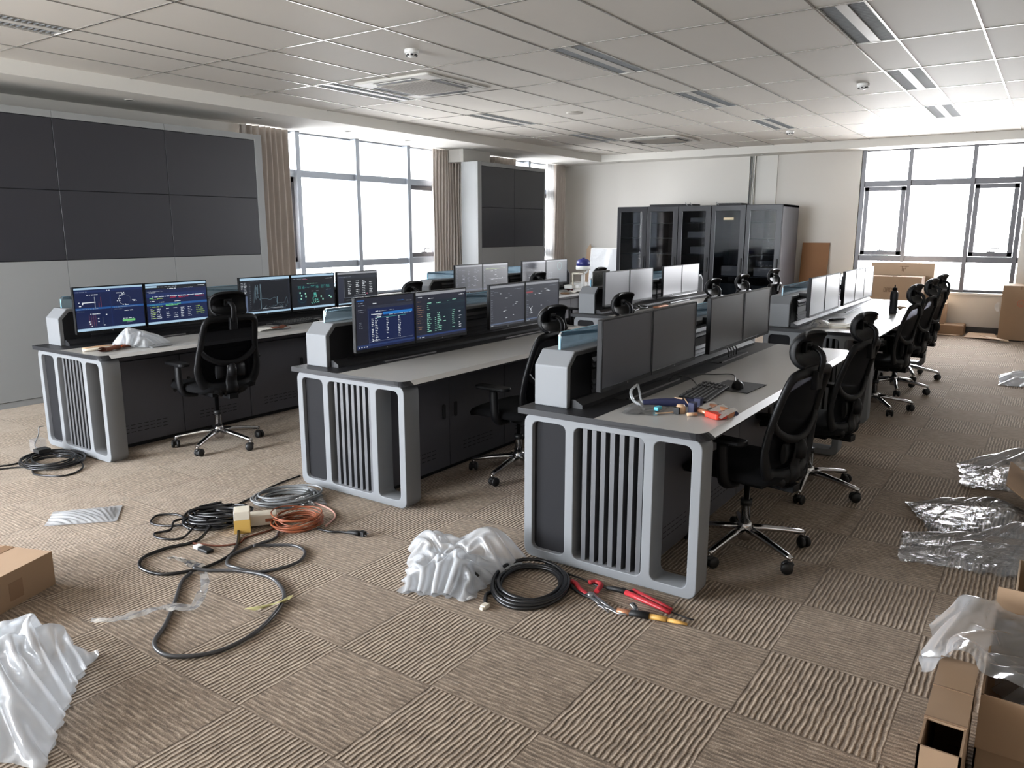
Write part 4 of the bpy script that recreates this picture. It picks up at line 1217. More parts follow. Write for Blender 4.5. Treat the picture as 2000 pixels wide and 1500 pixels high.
# open boxes at the lower right
def open_box(name_label, x0, x1, y0, y1, h, t=.006, flaps=(), mats=('carton',), parent_kind='cardboard_box'):
    root = empty('cardboard_box', ((x0 + x1) / 2, (y0 + y1) / 2, 0))
    hx, hy = (x1 - x0) / 2, (y1 - y0) / 2
    b = MB()
    b.box(-hx, hx, -hy, hy, 0, t); b.box(-hx, -hx + t, -hy, hy, 0, h); b.box(hx - t, hx, -hy, hy, 0, h)
    b.box(-hx, hx, -hy, -hy + t, 0, h); b.box(-hx, hx, hy - t, hy, 0, h)
    b.build('carton_walls', list(mats), root)
    for side, ang, l in flaps:
        f = MB()
        if side == '-x': Q = Matrix.Translation((-hx, 0, h)) @ Matrix.Rotation(ang, 4, 'Y'); f.box(-t, 0, -hy, hy, 0, l, mtx=Q)
        if side == '+x': Q = Matrix.Translation((hx, 0, h)) @ Matrix.Rotation(ang, 4, 'Y'); f.box(0, t, -hy, hy, 0, l, mtx=Q)
        if side == '+y': Q = Matrix.Translation((0, hy, h)) @ Matrix.Rotation(ang, 4, 'X'); f.box(-hx, hx, 0, t, 0, l, mtx=Q)
        f.build('flap', list(mats), root)
    return root
o = open_box('', 2.40, 3.02, -.52, .035, .27, flaps=(('-x', radians(-174), .16), ('+x', radians(4), .08)))
tag(o, 'open cardboard box with clear bag hanging out, lower right corner', 'box', 'cardboard boxes')
o = open_box('', 2.02, 2.53, .052, .15, .29)
f = MB()
for q, (z0) in enumerate((.291,)):
    f.box(-.12, .25, -.05, .05, .285, .292)
    f.box(-.115, -.108, -.051, .051, .292, .2935, 1); f.box(.06, .068, -.051, .051, .292, .2935, 1)
f.build('flap', ['carton', 'tape'], o)
tag(o, 'narrow upright cardboard box with taped top beside the open box', 'box', 'cardboard boxes')
o = open_box('', 3.12, 3.86, -.55, -.02, .16, mats=('carton_l',))
tag(o, 'pale cardboard box holding white foam at the right picture edge', 'box', 'cardboard boxes')
single(MB().box(3.42, 3.75, -.4, -.06, .01, .23), 'foam_block', 'offwhite', 'white foam block in the pale box at the right picture edge', 'foam', bevel=.012)
single(MB().box(3.15, 3.36, -.5, -.05, .01, .14), 'foam_sheet', 'white', 'white wrapped sheet in the pale box, before the foam block', 'foam', bevel=.008)
o = open_box('', 4.78, 5.3, -.5, -.06, .13, flaps=(('+y', radians(-55), .17),))
tag(o, 'open cardboard box with raised flap between the clear bags on the right', 'box', 'cardboard boxes')
single(MB().grid(lambda u, v: (5.02 + .2 * u, -.02 - .24 * v, .20 + .07 * sin(3 * u + 2 * v) + .05 * v), 8, 8), 'brown_paper', 'carton_l', 'crumpled brown paper on the open box among the clear bags', 'paper')

# ------------------------------------------------------------------ plastic bags
def crumple(T, excess, k, seed, zmin, steps=160, hold=.06):
    """position-based cloth: a sheet larger than its place, drawn loosely to the surface T (nv, nu, 3), buckles into folds"""
    rg = np.random.default_rng(seed)
    X = T.copy(); nv, nu, _ = X.shape
    lu = np.linalg.norm(T[:, 1:] - T[:, :-1], axis=2).mean() * excess
    lv = np.linalg.norm(T[1:] - T[:-1], axis=2).mean() * excess
    size = lu * nu
    jj, ii = np.mgrid[0:nv, 0:nu]
    for q in range(14):
        a = rg.uniform(0, 2 * pi); f = rg.uniform(.8, 4.5); c = rg.uniform(0, 6.28)
        X[..., 2] += .022 * size / f * np.sin(2 * pi * f * (ii / nu * cos(a) + jj / nv * sin(a)) + c)
    X += rg.normal(0, .0012, X.shape)
    def seg(sl_a, sl_b, L, w=1.0):
        A, B = X[sl_a], X[sl_b]
        d = B - A; l = np.linalg.norm(d, axis=2, keepdims=True) + 1e-9
        c = d * (w * .5 * (l - L) / l)
        X[sl_a] = A + c; X[sl_b] = B - c
    edge = (ii == 0) | (jj == 0) | (ii == nu - 1) | (jj == nv - 1)
    kk = np.where(edge, hold, k)[..., None]
    P = X.copy(); S = slice
    ld = sqrt(lu * lu + lv * lv)
    for it in range(steps):
        V = (X - P) * .88; P = X.copy(); X += V
        X[..., 2] -= .00012
        for sub in range(3):
            for o in (0, 1):
                seg((S(None), S(o, nu - 1, 2)), (S(None), S(o + 1, nu, 2)), lu)
                seg((S(o, nv - 1, 2), S(None)), (S(o + 1, nv, 2), S(None)), lv)
            for o in (0, 1):
                seg((S(o, nv - 1, 2), S(0, nu - 1)), (S(o + 1, nv, 2), S(1, nu)), ld, .35)
                seg((S(o, nv - 1, 2), S(1, nu)), (S(o + 1, nv, 2), S(0, nu - 1)), ld, .35)
            for st, wt in ((2, .13), (4, .06)):
                for o in range(2 * st):
                    ia = [x for x in range(o, nu - st, 2 * st)]; ib = [x for x in range(o, nv - st, 2 * st)]
                    if ia: seg((S(None), S(ia[0], ia[-1] + 1, 2 * st)), (S(None), S(ia[0] + st, ia[-1] + st + 1, 2 * st)), st * lu * .985, wt)
                    if ib: seg((S(ib[0], ib[-1] + 1, 2 * st), S(None)), (S(ib[0] + st, ib[-1] + st + 1, 2 * st), S(None)), st * lv * .985, wt)
            X += (T - X) * kk * (.4 if it < steps * .7 else .15)
            X[..., 2] = np.maximum(X[..., 2], zmin)
    return X

def sheet_mesh(mb, X, m=0):
    nv, nu, _ = X.shape
    return mb.add([tuple(p) for p in X.reshape(-1, 3)], [(j * nu + i, j * nu + i + 1, (j + 1) * nu + i + 1, (j + 1) * nu + i) for j in range(nv - 1) for i in range(nu - 1)], m, True)

def bag(quad, H, seed, m, label, cat='plastic bag', group='plastic bags', z0=.004, peak=(), excess=1.16, n=46, k=.03, name='plastic_bag'):
    q = np.array([(p[0], p[1]) for p in quad], float)
    lu = np.linalg.norm(q[1] - q[0]) + np.linalg.norm(q[2] - q[3]); lv = np.linalg.norm(q[3] - q[0]) + np.linalg.norm(q[2] - q[1])
    nu = int(n * min(1.3, (lu / lv) ** .5)); nv = int(n * min(1.3, (lv / lu) ** .5))
    v, u = np.meshgrid(np.linspace(0, 1, nv), np.linspace(0, 1, nu), indexing='ij')
    xy = (1 - u)[..., None] * (1 - v)[..., None] * q[0] + u[..., None] * (1 - v)[..., None] * q[1] + u[..., None] * v[..., None] * q[2] + (1 - u)[..., None] * v[..., None] * q[3]
    h = z0 + H * (1 - (2 * u - 1) ** 4) * (1 - (2 * v - 1) ** 4)
    for (px, py, ph, ps) in peak:
        h = h + ph * np.exp(-((xy[..., 0] - px) ** 2 + (xy[..., 1] - py) ** 2) / ps ** 2)
    T = np.dstack([xy, np.maximum(h, z0 + .001)])
    X = crumple(T, excess, k, seed, z0 + .001)
    mb = sheet_mesh(MB(), X)
    B = X[::3, ::3].copy(); B[..., 2] = z0
    sheet_mesh(mb, B)
    return tag(mb.build(name, m, None, recalc=False, subsurf=1), label, cat, group)
bag([(2.33, 2.2), (2.43, 1.925), (2.915, 1.9), (2.77, 2.53)], .10, 3, 'bagw', 'large milky plastic bag at the foot of the nearest console',
    peak=[(2.82, 2.06, .13, .11), (2.66, 2.36, .06, .12), (2.52, 2.05, .04, .08)], excess=1.2, n=60, k=.045)
single(MB().lathe([(0, .02), (.05, .025), (.06, .05), (.045, .075), (0, .08)], (2.57, 2.02, 0), 14).box(2.50, 2.64, 1.99, 2.04, .02, .045).sweep([(2.5, 2.06, .03), (2.56, 2.07, .05), (2.63, 2.03, .03)], .012), 'adapter', 'black', 'black adapter lying inside the milky bag by the nearest console', 'adapter')
bag([(1.807, 4.32), (2.06, 4.061), (2.214, 4.288), (1.932, 4.491)], .02, 9, 'bagw', 'flat milky plastic bag lying alone on the carpet at left', excess=1.05, k=.06)
bag([(1.27, 2.80), (1.13, 3.17), (.55, 2.9), (.88, 2.3)], .17, 15, 'bagw', 'big milky plastic bag at the lower left picture corner', peak=[(1.1, 2.85, .04, .12)], excess=1.2, n=60, k=.045)
bag([(5.84, .38), (5.4, .295), (5.45, -.35), (6.3, -.35)], .09, 21, 'bagc', 'crumpled clear bag on the carpet, farther of three at right', peak=[(5.8, -.05, .1, .22)], excess=1.12, k=.05)
bag([(4.85, .56), (4.43, .36), (4.58, -.03), (5.12, -.03)], .08, 27, 'bagc', 'crumpled clear bag on the carpet, pointed end towards the chairs', peak=[(4.74, .1, .06, .15)], excess=1.12, k=.05)
bag([(4.33, .49), (3.965, .445), (4.03, -.25), (4.58, -.25)], .06, 33, 'bagc', 'crumpled clear bag with straight cut end, nearest of three at right', peak=[(4.35, -.05, .13, .16)], excess=1.1, k=.05)
bag([(9.8, .34), (9.3, .3), (9.28, -.05), (10.05, .02)], .08, 39, 'bagw', 'small white bag lying on the far carpet at the right picture edge', excess=1.15, n=30)
# bag hanging over the open box: a draped sheet falling over the box edge
nvv, nuu = 36, 40
T = np.zeros((nvv, nuu, 3))
for j in range(nvv):
    for i in range(nuu):
        u, v = i / (nuu - 1), j / (nvv - 1)          # v 0: down in the box, 1: hanging outside
        if v < .55: y, z = -.34 + .37 * v / .55, .17 + .12 * (v / .55) ** .6
        else: y, z = .03 + .16 * (v - .55) / .45, .29 - .05 * ((v - .55) / .45) ** 2 + .02 * sin(pi * (v - .55) / .45)
        T[j, i] = (2.50 + (.52 - .1 * v) * u, y, z + .015 * sin(7 * u + 2 * v))
X = crumple(T, 1.12, .04, 88, .02)
single(sheet_mesh(MB(), X), 'plastic_bag', 'bag', 'clear plastic bag spilling out of the open box at the lower right', 'plastic bag', 'plastic bags', recalc=False, subsurf=1)
bag([(2.45, -.45), (2.97, -.45), (2.97, -.01), (2.45, -.01)], .13, 45, 'bag', 'clear plastic lining sunk inside the open box at lower right', z0=.03, excess=1.2)

# ------------------------------------------------------------------ cables on the floor
def cable(pts, r, m, label, name='cable', group='cables on the carpet', closed=False, seed=0, z=None, k=7):
    rnd = random.Random(seed)
    P = [(p[0], p[1], (p[2] if len(p) > 2 else r + .001)) for p in pts]
    return single(MB().sweep(crom(P, k, closed), r, n=8, closed=closed), name, m, label, 'cable', group)
LOW = [(1.906, 3.133), (1.823, 3.08), (1.679, 2.91), (1.557, 2.779), (1.459, 2.69), (1.431, 2.588), (1.469, 2.5), (1.565, 2.43), (1.71, 2.429), (1.855, 2.485), (1.991, 2.582), (2.061, 2.706), (2.082, 2.827), (2.04, 2.978), (1.966, 3.09), (1.93, 3.15, .02)]
cable(LOW, .0085, 'cable_dg', 'dark grey cable lying in one large open loop on the carpet')
RIGHT = [(2.46, 3.2), (2.389, 3.147), (2.261, 3.16), (2.129, 3.147), (2.053, 3.068, .012), (2.04, 2.978, .025), (2.079, 2.903), (2.142, 2.847), (2.263, 2.819), (2.366, 2.886), (2.388, 2.996), (2.318, 3.101), (2.25, 3.13, .022)]
cable(RIGHT, .0075, 'cable_dg', 'dark grey cable loop on the carpet, right of the big loop')
LEFT = [(2.272, 3.515, .03), (2.146, 3.451), (2.002, 3.489), (1.875, 3.477), (1.805, 3.386), (1.809, 3.253), (1.876, 3.177), (1.995, 3.132), (2.124, 3.154), (2.217, 3.222), (2.298, 3.318), (2.345, 3.38, .03), (2.352, 3.39, .09)]
cable(LEFT, .008, 'cable', 'black cable loop running from the yellow box to the left')
cable([(2.279, 3.62, .03), (2.187, 3.753), (2.151, 3.875), (2.234, 3.958), (2.303, 3.886), (2.293, 3.796), (2.217, 3.768, .018), (2.156, 3.703), (2.081, 3.724), (2.057, 3.645), (2.123, 3.549), (2.249, 3.606, .03)], .006, 'cable', 'thin black cable in two small loops, left of the black bundle')
cable([(2.2, 3.6, .02), (2.266, 3.763), (2.379, 3.875), (2.477, 3.842), (2.519, 3.759, .03)], .006, 'cable', 'black cable arching behind the black bundle')
cable([(3.0, 3.9), (3.165, 3.866), (3.028, 3.855), (2.89, 3.829), (2.721, 3.771), (2.56, 3.729), (2.45, 3.62, .03)][1:], .006, 'cable', 'black cable running from the middle front console to the bundle')
cable([(2.88, 3.43), (2.855, 3.246), (2.79, 3.129), (2.663, 3.067)], .005, 'cable_p', 'pale pink cable curving beside the grey cable coil')
cable([(2.119, 3.444), (2.171, 3.312), (2.251, 3.254), (2.319, 3.284), (2.432, 3.267), (2.5, 3.27)], .005, 'brown', 'brown double wire lying before the yellow box')
pl = empty('plug_lead', (2.61, 3.07, 0))
MB().sweep(crom([(0, 0, .008), (.01, -.084, .008), (.037, -.14, .01), (.045, -.19, .014)], 6), .006).build('lead', 'cable', pl)
MB().sweep([(.046, -.18, .014), (.06, -.22, .016), (.066, -.25, .016)], .014, .012, taper=lambda t: .7 + .6 * t).box(.06, .085, -.28, -.25, .004, .03).build('plug', 'black', pl)
MB().box(.066, .07, -.3, -.28, .012, .016).box(.078, .082, -.3, -.28, .02, .024).build('pin', 'steel', pl)
tag(pl, 'short black lead with plug beside the orange cable coil', 'plug', 'cables on the carpet')

def coil(cx, cy, rx, ry, rot, turns, r, h, m, label, seed, rmin=.72, tail=None, group='cable coils', zj=1.0):
    rnd = random.Random(seed); pts = []
    N = turns * 26
    for i in range(N):
        a = 2 * pi * i / 26
        t = i / N
        k = rmin + (1 - rmin) * (.5 + .5 * sin(a * .137 + seed)) + .02 * sin(a * 2.3 + seed)
        x, y = rx * k * cos(a), ry * k * sin(a)
        z = r + h * t * (.7 + .3 * sin(a * .61)) + zj * r * .6 * sin(a * 1.7 + seed)
        pts.append((cx + x * cos(rot) - y * sin(rot), cy + x * sin(rot) + y * cos(rot), max(r, z)))
    if tail: pts = [tuple(p) if len(p) == 3 else (p[0], p[1], r + .001) for p in tail] + pts
    return single(MB().sweep(crom(pts, 2), r, n=7), 'cable_coil', m, label, 'cable coil', group)
coil(2.69, 1.765, .215, .17, radians(25), 8, .0085, .035, 'cable', 'thick black cable coil at the foot of the nearest console', 1, .78)
tl = empty('network_lead', (2.626, 1.927, 0))
MB().sweep(crom([(-.02, -.03, .03), (-.06, -.06, .012), (-.116, -.051, .009), (-.19, -.1, .009)], 6), .0085).build('lead', 'cable', tl)
MB().box(-.225, -.19, -.125, -.098, .002, .02).box(-.238, -.225, -.122, -.104, .004, .016).build('connector', 'offwhite', tl, bevel=.003)
tag(tl, 'black lead with white connector ending beside the black coil', 'cable', 'cables on the carpet')
coil(2.82, 3.57, .2, .15, radians(-35), 10, .006, .06, 'cable_g', 'grey cable coil on the carpet near the middle front console', 2, .6)
bag([(2.74, 3.72), (2.72, 3.45), (2.9, 3.34), (3.0, 3.5)], .03, 51, 'bagc', 'clear film wrapped around the grey cable coil', 'wrap', 'scraps of clear film')
coil(2.585, 3.2, .135, .12, radians(-40), 14, .0035, .085, 'cable_o', 'orange fibre cable coil in front of the grey coil', 3, .72, zj=2.5)
coil(2.4, 5.5, .19, .24, radians(0), 8, .006, .05, 'cable', 'black cable coil at the foot of the console by video wall', 4, .6,
     tail=[(2.02, 5.9), (2.1, 5.72), (2.28, 5.66), (2.4, 5.81), (2.52, 5.8), (2.45, 5.73, .03)])
cable([(2.0, 5.62), (2.12, 5.62), (2.25, 5.5), (2.2, 5.3), (2.3, 5.12), (2.45, 5.2), (2.49, 5.32, .03), (2.5, 5.42, .05)], .006, 'cable', 'loose black cable loop around the coil by the video wall console')
cable([(2.5, 5.72, .03), (2.44, 5.83, .05), (2.5, 5.9, .12), (2.56, 6.02, .14), (2.6, 6.04, .14)], .004, 'cable_g', 'thin grey cable rising to the corner of the video wall console')
single(MB().box(2.38, 2.46, 5.7, 5.77, .045, .13), 'clear_plug_box', 'bagc', 'small clear plug housing standing on the far left black coil', 'plug box')
single(MB().box(2.37, 2.45, 5.62, 5.7, .05, .075), 'black_connector', 'black', 'black connector block resting on the far left black coil', 'connector')

# things around the cable heap
rb = random.Random(12)
hb = MB()
for k in range(16):
    a0 = rb.uniform(0, 6.28); pts = []
    cx, cy = 2.375 + rb.uniform(-.05, .04), 3.585 + rb.uniform(-.04, .05)
    for q in range(9):
        a = a0 + q * .75
        pts.append((cx + (.10 + .03 * sin(k)) * cos(a) * .9 - .05 * sin(a), cy + .13 * sin(a), .015 + .012 * (k % 5) + .01 * sin(q + k)))
    hb.sweep(crom(pts, 4), .007, n=6)
single(hb, 'cable_bundle', 'cable', 'black bundle of tangled cable behind the yellow box', 'cable bundle')
Rz = Matrix.Translation((2.375, 3.385, 0)) @ Matrix.Rotation(radians(-38), 4, 'Z')
yb_ = empty('adapter_box', (0, 0, 0)); yb_.matrix_world = Rz
MB().box(-.04, .04, -.045, .045, .075, .125).build('upper_half', 'offwhite', yb_, bevel=.004)
MB().box(-.0405, .0405, -.0455, .0455, .003, .076).box(-.0415, -.0405, -.02, .02, .045, .06, 1).build('lower_half', ['yellow', 'brown'], yb_, bevel=.003)
tag(yb_, 'small box with cream top and yellow sides among the floor cables', 'box')
Rz = Matrix.Translation((2.5, 3.36, 0)) @ Matrix.Rotation(radians(-38), 4, 'Z')
single(MB().box(-.09, .06, -.04, .04, .012, .07, 0, Rz).box(.0, .05, -.0415, .0415, .03, .05, 1, Rz), 'white_carton', ['offwhite', 'cable_o'], 'white carton between the yellow box and orange cable coil', 'box', bevel=.004)
def strip(pts, w, m, label, seed, zz=.012):
    rnd = random.Random(seed)
    P = crom([(p[0], p[1], zz) for p in pts], 6); n = len(P); vs = []; fs = []
    for i, p in enumerate(P):
        t = (P[min(i + 1, n - 1)] - P[max(i - 1, 0)]).normalized(); s = Vector((-t.y, t.x, 0))
        for q in range(5):
            ww = w * (.6 + .5 * noise.noise(p * 9 + Vector((seed, 0, 0)))) 
            vs.append(p + s * ww * (q - 2) / 2 + Vector((0, 0, .012 * noise.noise(p * 30 + Vector((q * 2.1, seed, 0))) + .004)))
    for i in range(n - 1):
        for q in range(4): fs.append((i * 5 + q, i * 5 + q + 1, (i + 1) * 5 + q + 1, (i + 1) * 5 + q))
    single(MB().add(vs, fs, 0, True), 'film_strip', m, label, 'plastic film', 'scraps of clear film', recalc=False)
strip([(1.398, 3.034), (1.433, 2.983), (1.496, 2.943), (1.587, 2.91), (1.651, 2.864), (1.694, 2.794), (1.771, 2.858), (1.856, 2.948), (1.913, 3.047)], .035, 'bagw', 'long twisted strip of milky film across the large cable loop', 4, .022)
strip([(1.808, 2.606), (1.858, 2.565), (1.934, 2.534), (2.0, 2.54)], .014, 'ytape', 'yellowish scrap of tape touching the large cable loop', 6, .02)
strip([(1.94, 3.36), (1.955, 3.26), (1.955, 3.13)], .03, 'bagc', 'small crumpled scrap of clear film inside the left black loop', 8)
cl = empty('cable_clip', (2.1, 3.33, 0))
MB().box(-.02, .02, -.06, .02, .002, .018).build('clip_body', 'black', cl, bevel=.004)
MB().box(-.018, .018, .02, .06, .003, .02).build('clip_head', 'white', cl, bevel=.004)
tag(cl, 'small black and white clip lying inside the left black loop', 'clip')

# ------------------------------------------------------------------ tools by the nearest console
def frame2(p, q):
    p, q = Vector(p), Vector(q); d = (q - p); a = atan2(d.y, d.x)
    return Matrix.Translation(p) @ Matrix.Rotation(a, 4, 'Z'), d.length
# crimping pliers: red open handles, black loop, steel jaws
t = empty('crimping_pliers', (2.8, 1.56, 0))
h = MB()
h.sweep(crom([(.03, .075, .014), (.015, .04, .014), (-.02, .0, .014), (-.05, -.06, .012)], 5), .012, .009, (0, 0, 1))
h.sweep(crom([(.06, .0, .014), (.085, -.02, .014), (.07, -.055, .014), (.0, -.07, .014)], 5), .013, .009, (0, 0, 1))
h.build('red_handle', 'red', t)
MB().sweep(crom([(0, .06, .012), (-.03, .03, .012), (-.055, -.03, .012), (-.06, -.075, .012), (-.05, -.1, .012)], 5), .006).build('spring_loop', 'black', t)
MB().sweep([(-.045, -.05, .014), (-.08, -.12, .012), (-.13, -.2, .008)], .012, .006, (0, 0, 1), taper=lambda q: 1.2 - q).build('jaw', 'steel', t)
MB().sweep([(-.03, -.06, .016), (-.07, -.14, .012), (-.10, -.22, .008)], .01, .005, (0, 0, 1), taper=lambda q: 1.2 - .8 * q).lathe([(.014, .006), (.014, .024), (0, .025)], (-.045, -.065, 0), 12).build('jaw', 'steel', t)
tag(t, 'crimping pliers with red handles beside the black cable coil', 'pliers', 'hand tools on the carpet')
# cutters with two long red handles
t = empty('cutting_pliers', (2.868, 1.32, 0))
MB().sweep([(.0, .06, .014), (-.02, -.02, .014), (-.045, -.12, .013), (-.06, -.17, .012)], .016, .012, (0, 0, 1), taper=lambda q: 1 - .35 * q).build('red_handle', 'red', t)
MB().sweep([(.03, .04, .014), (.012, -.03, .014), (-.015, -.12, .013), (-.03, -.165, .012)], .014, .011, (0, 0, 1), taper=lambda q: 1 - .4 * q).build('red_handle', 'red', t)
MB().sweep([(.0, .055, .014), (.012, .075, .014), (.022, .09, .012)], .012, .008, (0, 0, 1)).build('pivot', 'black', t)
MB().sweep([(-.04, -.17, .006), (-.05, -.25, .004), (-.045, -.27, .004)], .003).build('jaw', 'black', t)
tag(t, 'pliers with two long red handles beside the console foot', 'pliers', 'hand tools on the carpet')
# tester pen with black grip on a thin lead
t = empty('soldering_probe', (2.86, 1.47, 0))
MB().sweep([(.0, .0, .014), (.01, -.05, .015), (.012, -.12, .014)], .013, .012, taper=lambda q: .75 + .35 * q).build('grip', 'black', t)
MB().sweep(crom([(-.0, .0, .012), (.0, .05, .01), (.025, .14, .008), (.04, .26, .008)], 6), .004).build('lead', 'cable', t)
tag(t, 'black probe with thin lead lying along the console foot', 'probe', 'hand tools on the carpet')
# hook wrench
t = empty('hook_wrench', (2.70, 1.33, 0))
MB().sweep(crom([(-.0, .1, .012), (.0, .04, .01), (-.015, -.01, .012), (.01, -.045, .014), (.045, -.055, .018), (.06, -.03, .03)], 5), .013, .006, (0, 0, 1), taper=lambda q: .6 + .5 * q).build('steel_hook', 'steel', t)
tag(t, 'bright bent steel wrench between the crimping pliers and black grip tool', 'wrench', 'hand tools on the carpet')
# knife with black grip and yellow tip
t = empty('utility_knife', (2.715, 1.235, 0))
MB().sweep([(-.01, .05, .016), (.0, .02, .017), (.01, -.03, .017)], .02, .014, (0, 0, 1), taper=lambda q: .8 + .25 * q).build('grip', 'black', t)
MB().sweep([(-.02, .1, .014), (-.012, .07, .015), (-.008, .045, .016)], .016, .012, (0, 0, 1)).build('steel_neck', 'copper', t)
MB().sweep([(.01, -.03, .016), (.022, -.07, .015), (.028, -.1, .014)], .014, .011, (0, 0, 1)).sweep([(.03, -.1, .013), (.042, -.15, .011), (.05, -.18, .008)], .012, .009, (0, 0, 1), taper=lambda q: 1 - .45 * q).build('yellow_handle', 'wood', t)
tag(t, 'black grip tool with yellow handle tip, lowest of the tools', 'knife', 'hand tools on the carpet')

# ------------------------------------------------------------------ things on the nearest console
ZD = ZT + .001
def keyboard(cx, cy, rot, label, l=.43, w=.14):
    root = empty('keyboard', (cx, cy, ZD), rot)
    MB().prism([(-w / 2, 0), (w / 2, 0), (w / 2, .024), (-w / 2, .012)], 0, -l / 2, l / 2).box(-l / 2, l / 2, -w / 2 - .001, -w / 2 + .004, .009, .0135, 1).build('case', ['bezel', 'cable_dg'], root, bevel=.003)
    k = MB()
    for r in range(6):
        y = -w / 2 + .016 + r * .0205
        z = .0125 + (y + w / 2) / w * .012
        for c in range(22):
            if c in (15, 19) and True: continue
            if r == 5 and c % 5 == 4: continue
            x = -l / 2 + .012 + c * (l - .024) / 21.5
            k.box(x, x + .0155, y, y + .0155, z - .002, z + .006, 0)
            k.box(x + .004, x + .010, y + .006, y + .011, z + .0055, z + .0064, 1)
    k.build('key_grid', ['keycap', 'legend'], root)
    return tag(root, label, 'keyboard', 'keyboards')
keyboard(3.715, 1.385, radians(5), 'black keyboard with white legends on the nearest console')
def mouse(cx, cy, rot, label):
    root = empty('computer_mouse', (cx, cy, ZD + .003), rot)
    def fn(u, v):
        a = 2 * pi * u; e = v
        return (.056 * sin(pi / 2 * e) * cos(a) * (1 + .08 * cos(a)), .031 * sin(pi / 2 * e) * sin(a), .0 + .036 * cos(pi / 2 * e) ** .8 * (1 - .15 * cos(a)) + .001)
    MB().grid(fn, 24, 8).build('body', 'bezel', root, recalc=False)
    MB().lathe([(.0, -.004), (.009, -.004), (.009, .004), (0, .004)], n=12, mtx=Matrix.Translation((.03, 0, .03)) @ Matrix.Rotation(pi / 2, 4, 'X')).build('scroll_wheel', 'cable_dg', root)
    return tag(root, label, 'mouse', 'computer mice')
single(MB().box(-.14, .14, -.11, .11, 0, .003), 'mouse_pad', 'black', 'thin black mouse pad behind the keyboard on the nearest console', 'mouse pad', loc=(4.0, 1.315, ZD)).rotation_euler = (0, 0, radians(-3))
mouse(3.965, 1.30, radians(20), 'black mouse on the pad beside the keyboard, nearest console')
cable([(3.86, 1.645, ZD + .02), (3.9, 1.62, ZD + .045), (3.98, 1.57, ZD + .02), (3.9, 1.5, ZD + .004), (3.78, 1.46, ZD + .006)], .003, 'cable', 'black keyboard cord looping from the tray of nearest console', group='cords on the consoles')
cable([(3.88, 1.648, ZD + .01), (4.02, 1.6, ZD + .03), (4.25, 1.53, ZD + .006), (4.3, 1.44, ZD + .006), (4.1, 1.36, ZD + .006), (4.03, 1.32, ZD + .012)], .003, 'cable', 'black mouse cord trailing across the nearest console', group='cords on the consoles')
single(MB().sweep(crom([(3.28, 1.52, ZD + .012), (3.32, 1.46, ZD + .02), (3.37, 1.38, ZD + .022), (3.415, 1.30, ZD + .02)], 5), .012, .02, (0, 0, 1), 8).box(3.395, 3.435, 1.285, 1.315, ZD + .001, ZD + .045).box(3.362, 3.37, 1.36, 1.4, ZD + .04, ZD + .046, 1).sweep(crom([(3.38, 1.36, ZD + .044), (3.365, 1.33, ZD + .02), (3.36, 1.32, ZD + .003)], 3), .003, m=1), 'cable_strap', ['navy', 'tan'], 'navy blue strap lying before the keyboard on the nearest console', 'strap', bevel=.004)
bag([(3.10, 1.53), (3.14, 1.40), (3.33, 1.41), (3.27, 1.57)], .02, 61, 'bagc', 'small clear bag with blue tag on the nearest console', z0=ZD + .003, n=30)
single(MB().sweep(crom([(3.30, 1.56, ZD + .1), (3.28, 1.585, ZD + .07), (3.27, 1.57, ZD + .03), (3.25, 1.52, ZD + .012), (3.2, 1.48, ZD + .01)], 5), .007, n=6).sweep(crom([(3.30, 1.56, ZD + .1), (3.31, 1.555, ZD + .06), (3.29, 1.53, ZD + .02), (3.3, 1.48, ZD + .01)], 5), .006, n=6), 'clear_tubing', 'bagw', 'clear bent tubing rising from the small clear bag', 'tubing')
single(MB().box(3.19, 3.235, 1.405, 1.425, ZD + .012, ZD + .028), 'blue_tag', 'cyan', 'light blue tag at the front of the small clear bag', 'tag', bevel=.002)
single(MB().sweep(crom([(3.165, 1.405, ZD + .006), (3.2, 1.37, ZD + .006), (3.235, 1.34, ZD + .008)], 4), .004, .003, (0, 0, 1)).lathe([(0, 0), (.022, 0), (.024, .02), (.018, .038), (0, .04)], (3.262, 1.325, ZD), 12, 0).box(3.225, 3.245, 1.32, 1.345, ZD, ZD + .03, 1), 'clamp_piece', ['tan', 'black'], 'tan plastic clamp piece with black end on the nearest console', 'clamp')
single(MB().box(3.27, 3.31, 1.265, 1.295, ZD, ZD + .05), 'navy_block', 'navy', 'small navy block beside the tan clamp piece', 'block', bevel=.003)
single(MB().sweep([(3.22, 1.275, ZD + .008), (3.25, 1.245, ZD + .008)], .012, .008, (0, 0, 1)), 'tan_cap', 'tan', 'tan cap lying before the navy block', 'cap')
pk = empty('snack_packet', (3.30, 1.185, ZD), radians(-30))
MB().sweep([(.03, .07, .022), (.03, -.08, .022)], .022, .02, (0, 0, 1), 10).sweep([(-.03, .07, .014), (-.03, -.02, .014)], .016, .013, (0, 0, 1), 8).build('foil', 'copper', pk)
MB().grid(lambda u, v: (-.045 + .095 * u, .085 - .19 * v, .043 - .03 * u * 0 - .028 * (1 - u) ** 1.5 + .004 * sin(17 * v)), 10, 14).build('clear_wrap', 'bagc', pk, recalc=False)
MB().prism(rrect(-.052, .012, -.085, .005, .012, 3), 2, .0, .026).build('red_label', 'redp', pk, bevel=.004)
tag(pk, 'open packet with copper foil and red label on the nearest console', 'packet')
single(MB().sweep([(3.37, 1.115, ZD + .01), (3.345, 1.095, ZD + .01)], .01, n=10), 'marker_stub', 'navy', 'blue stub end poking out behind the foil packet', 'marker')
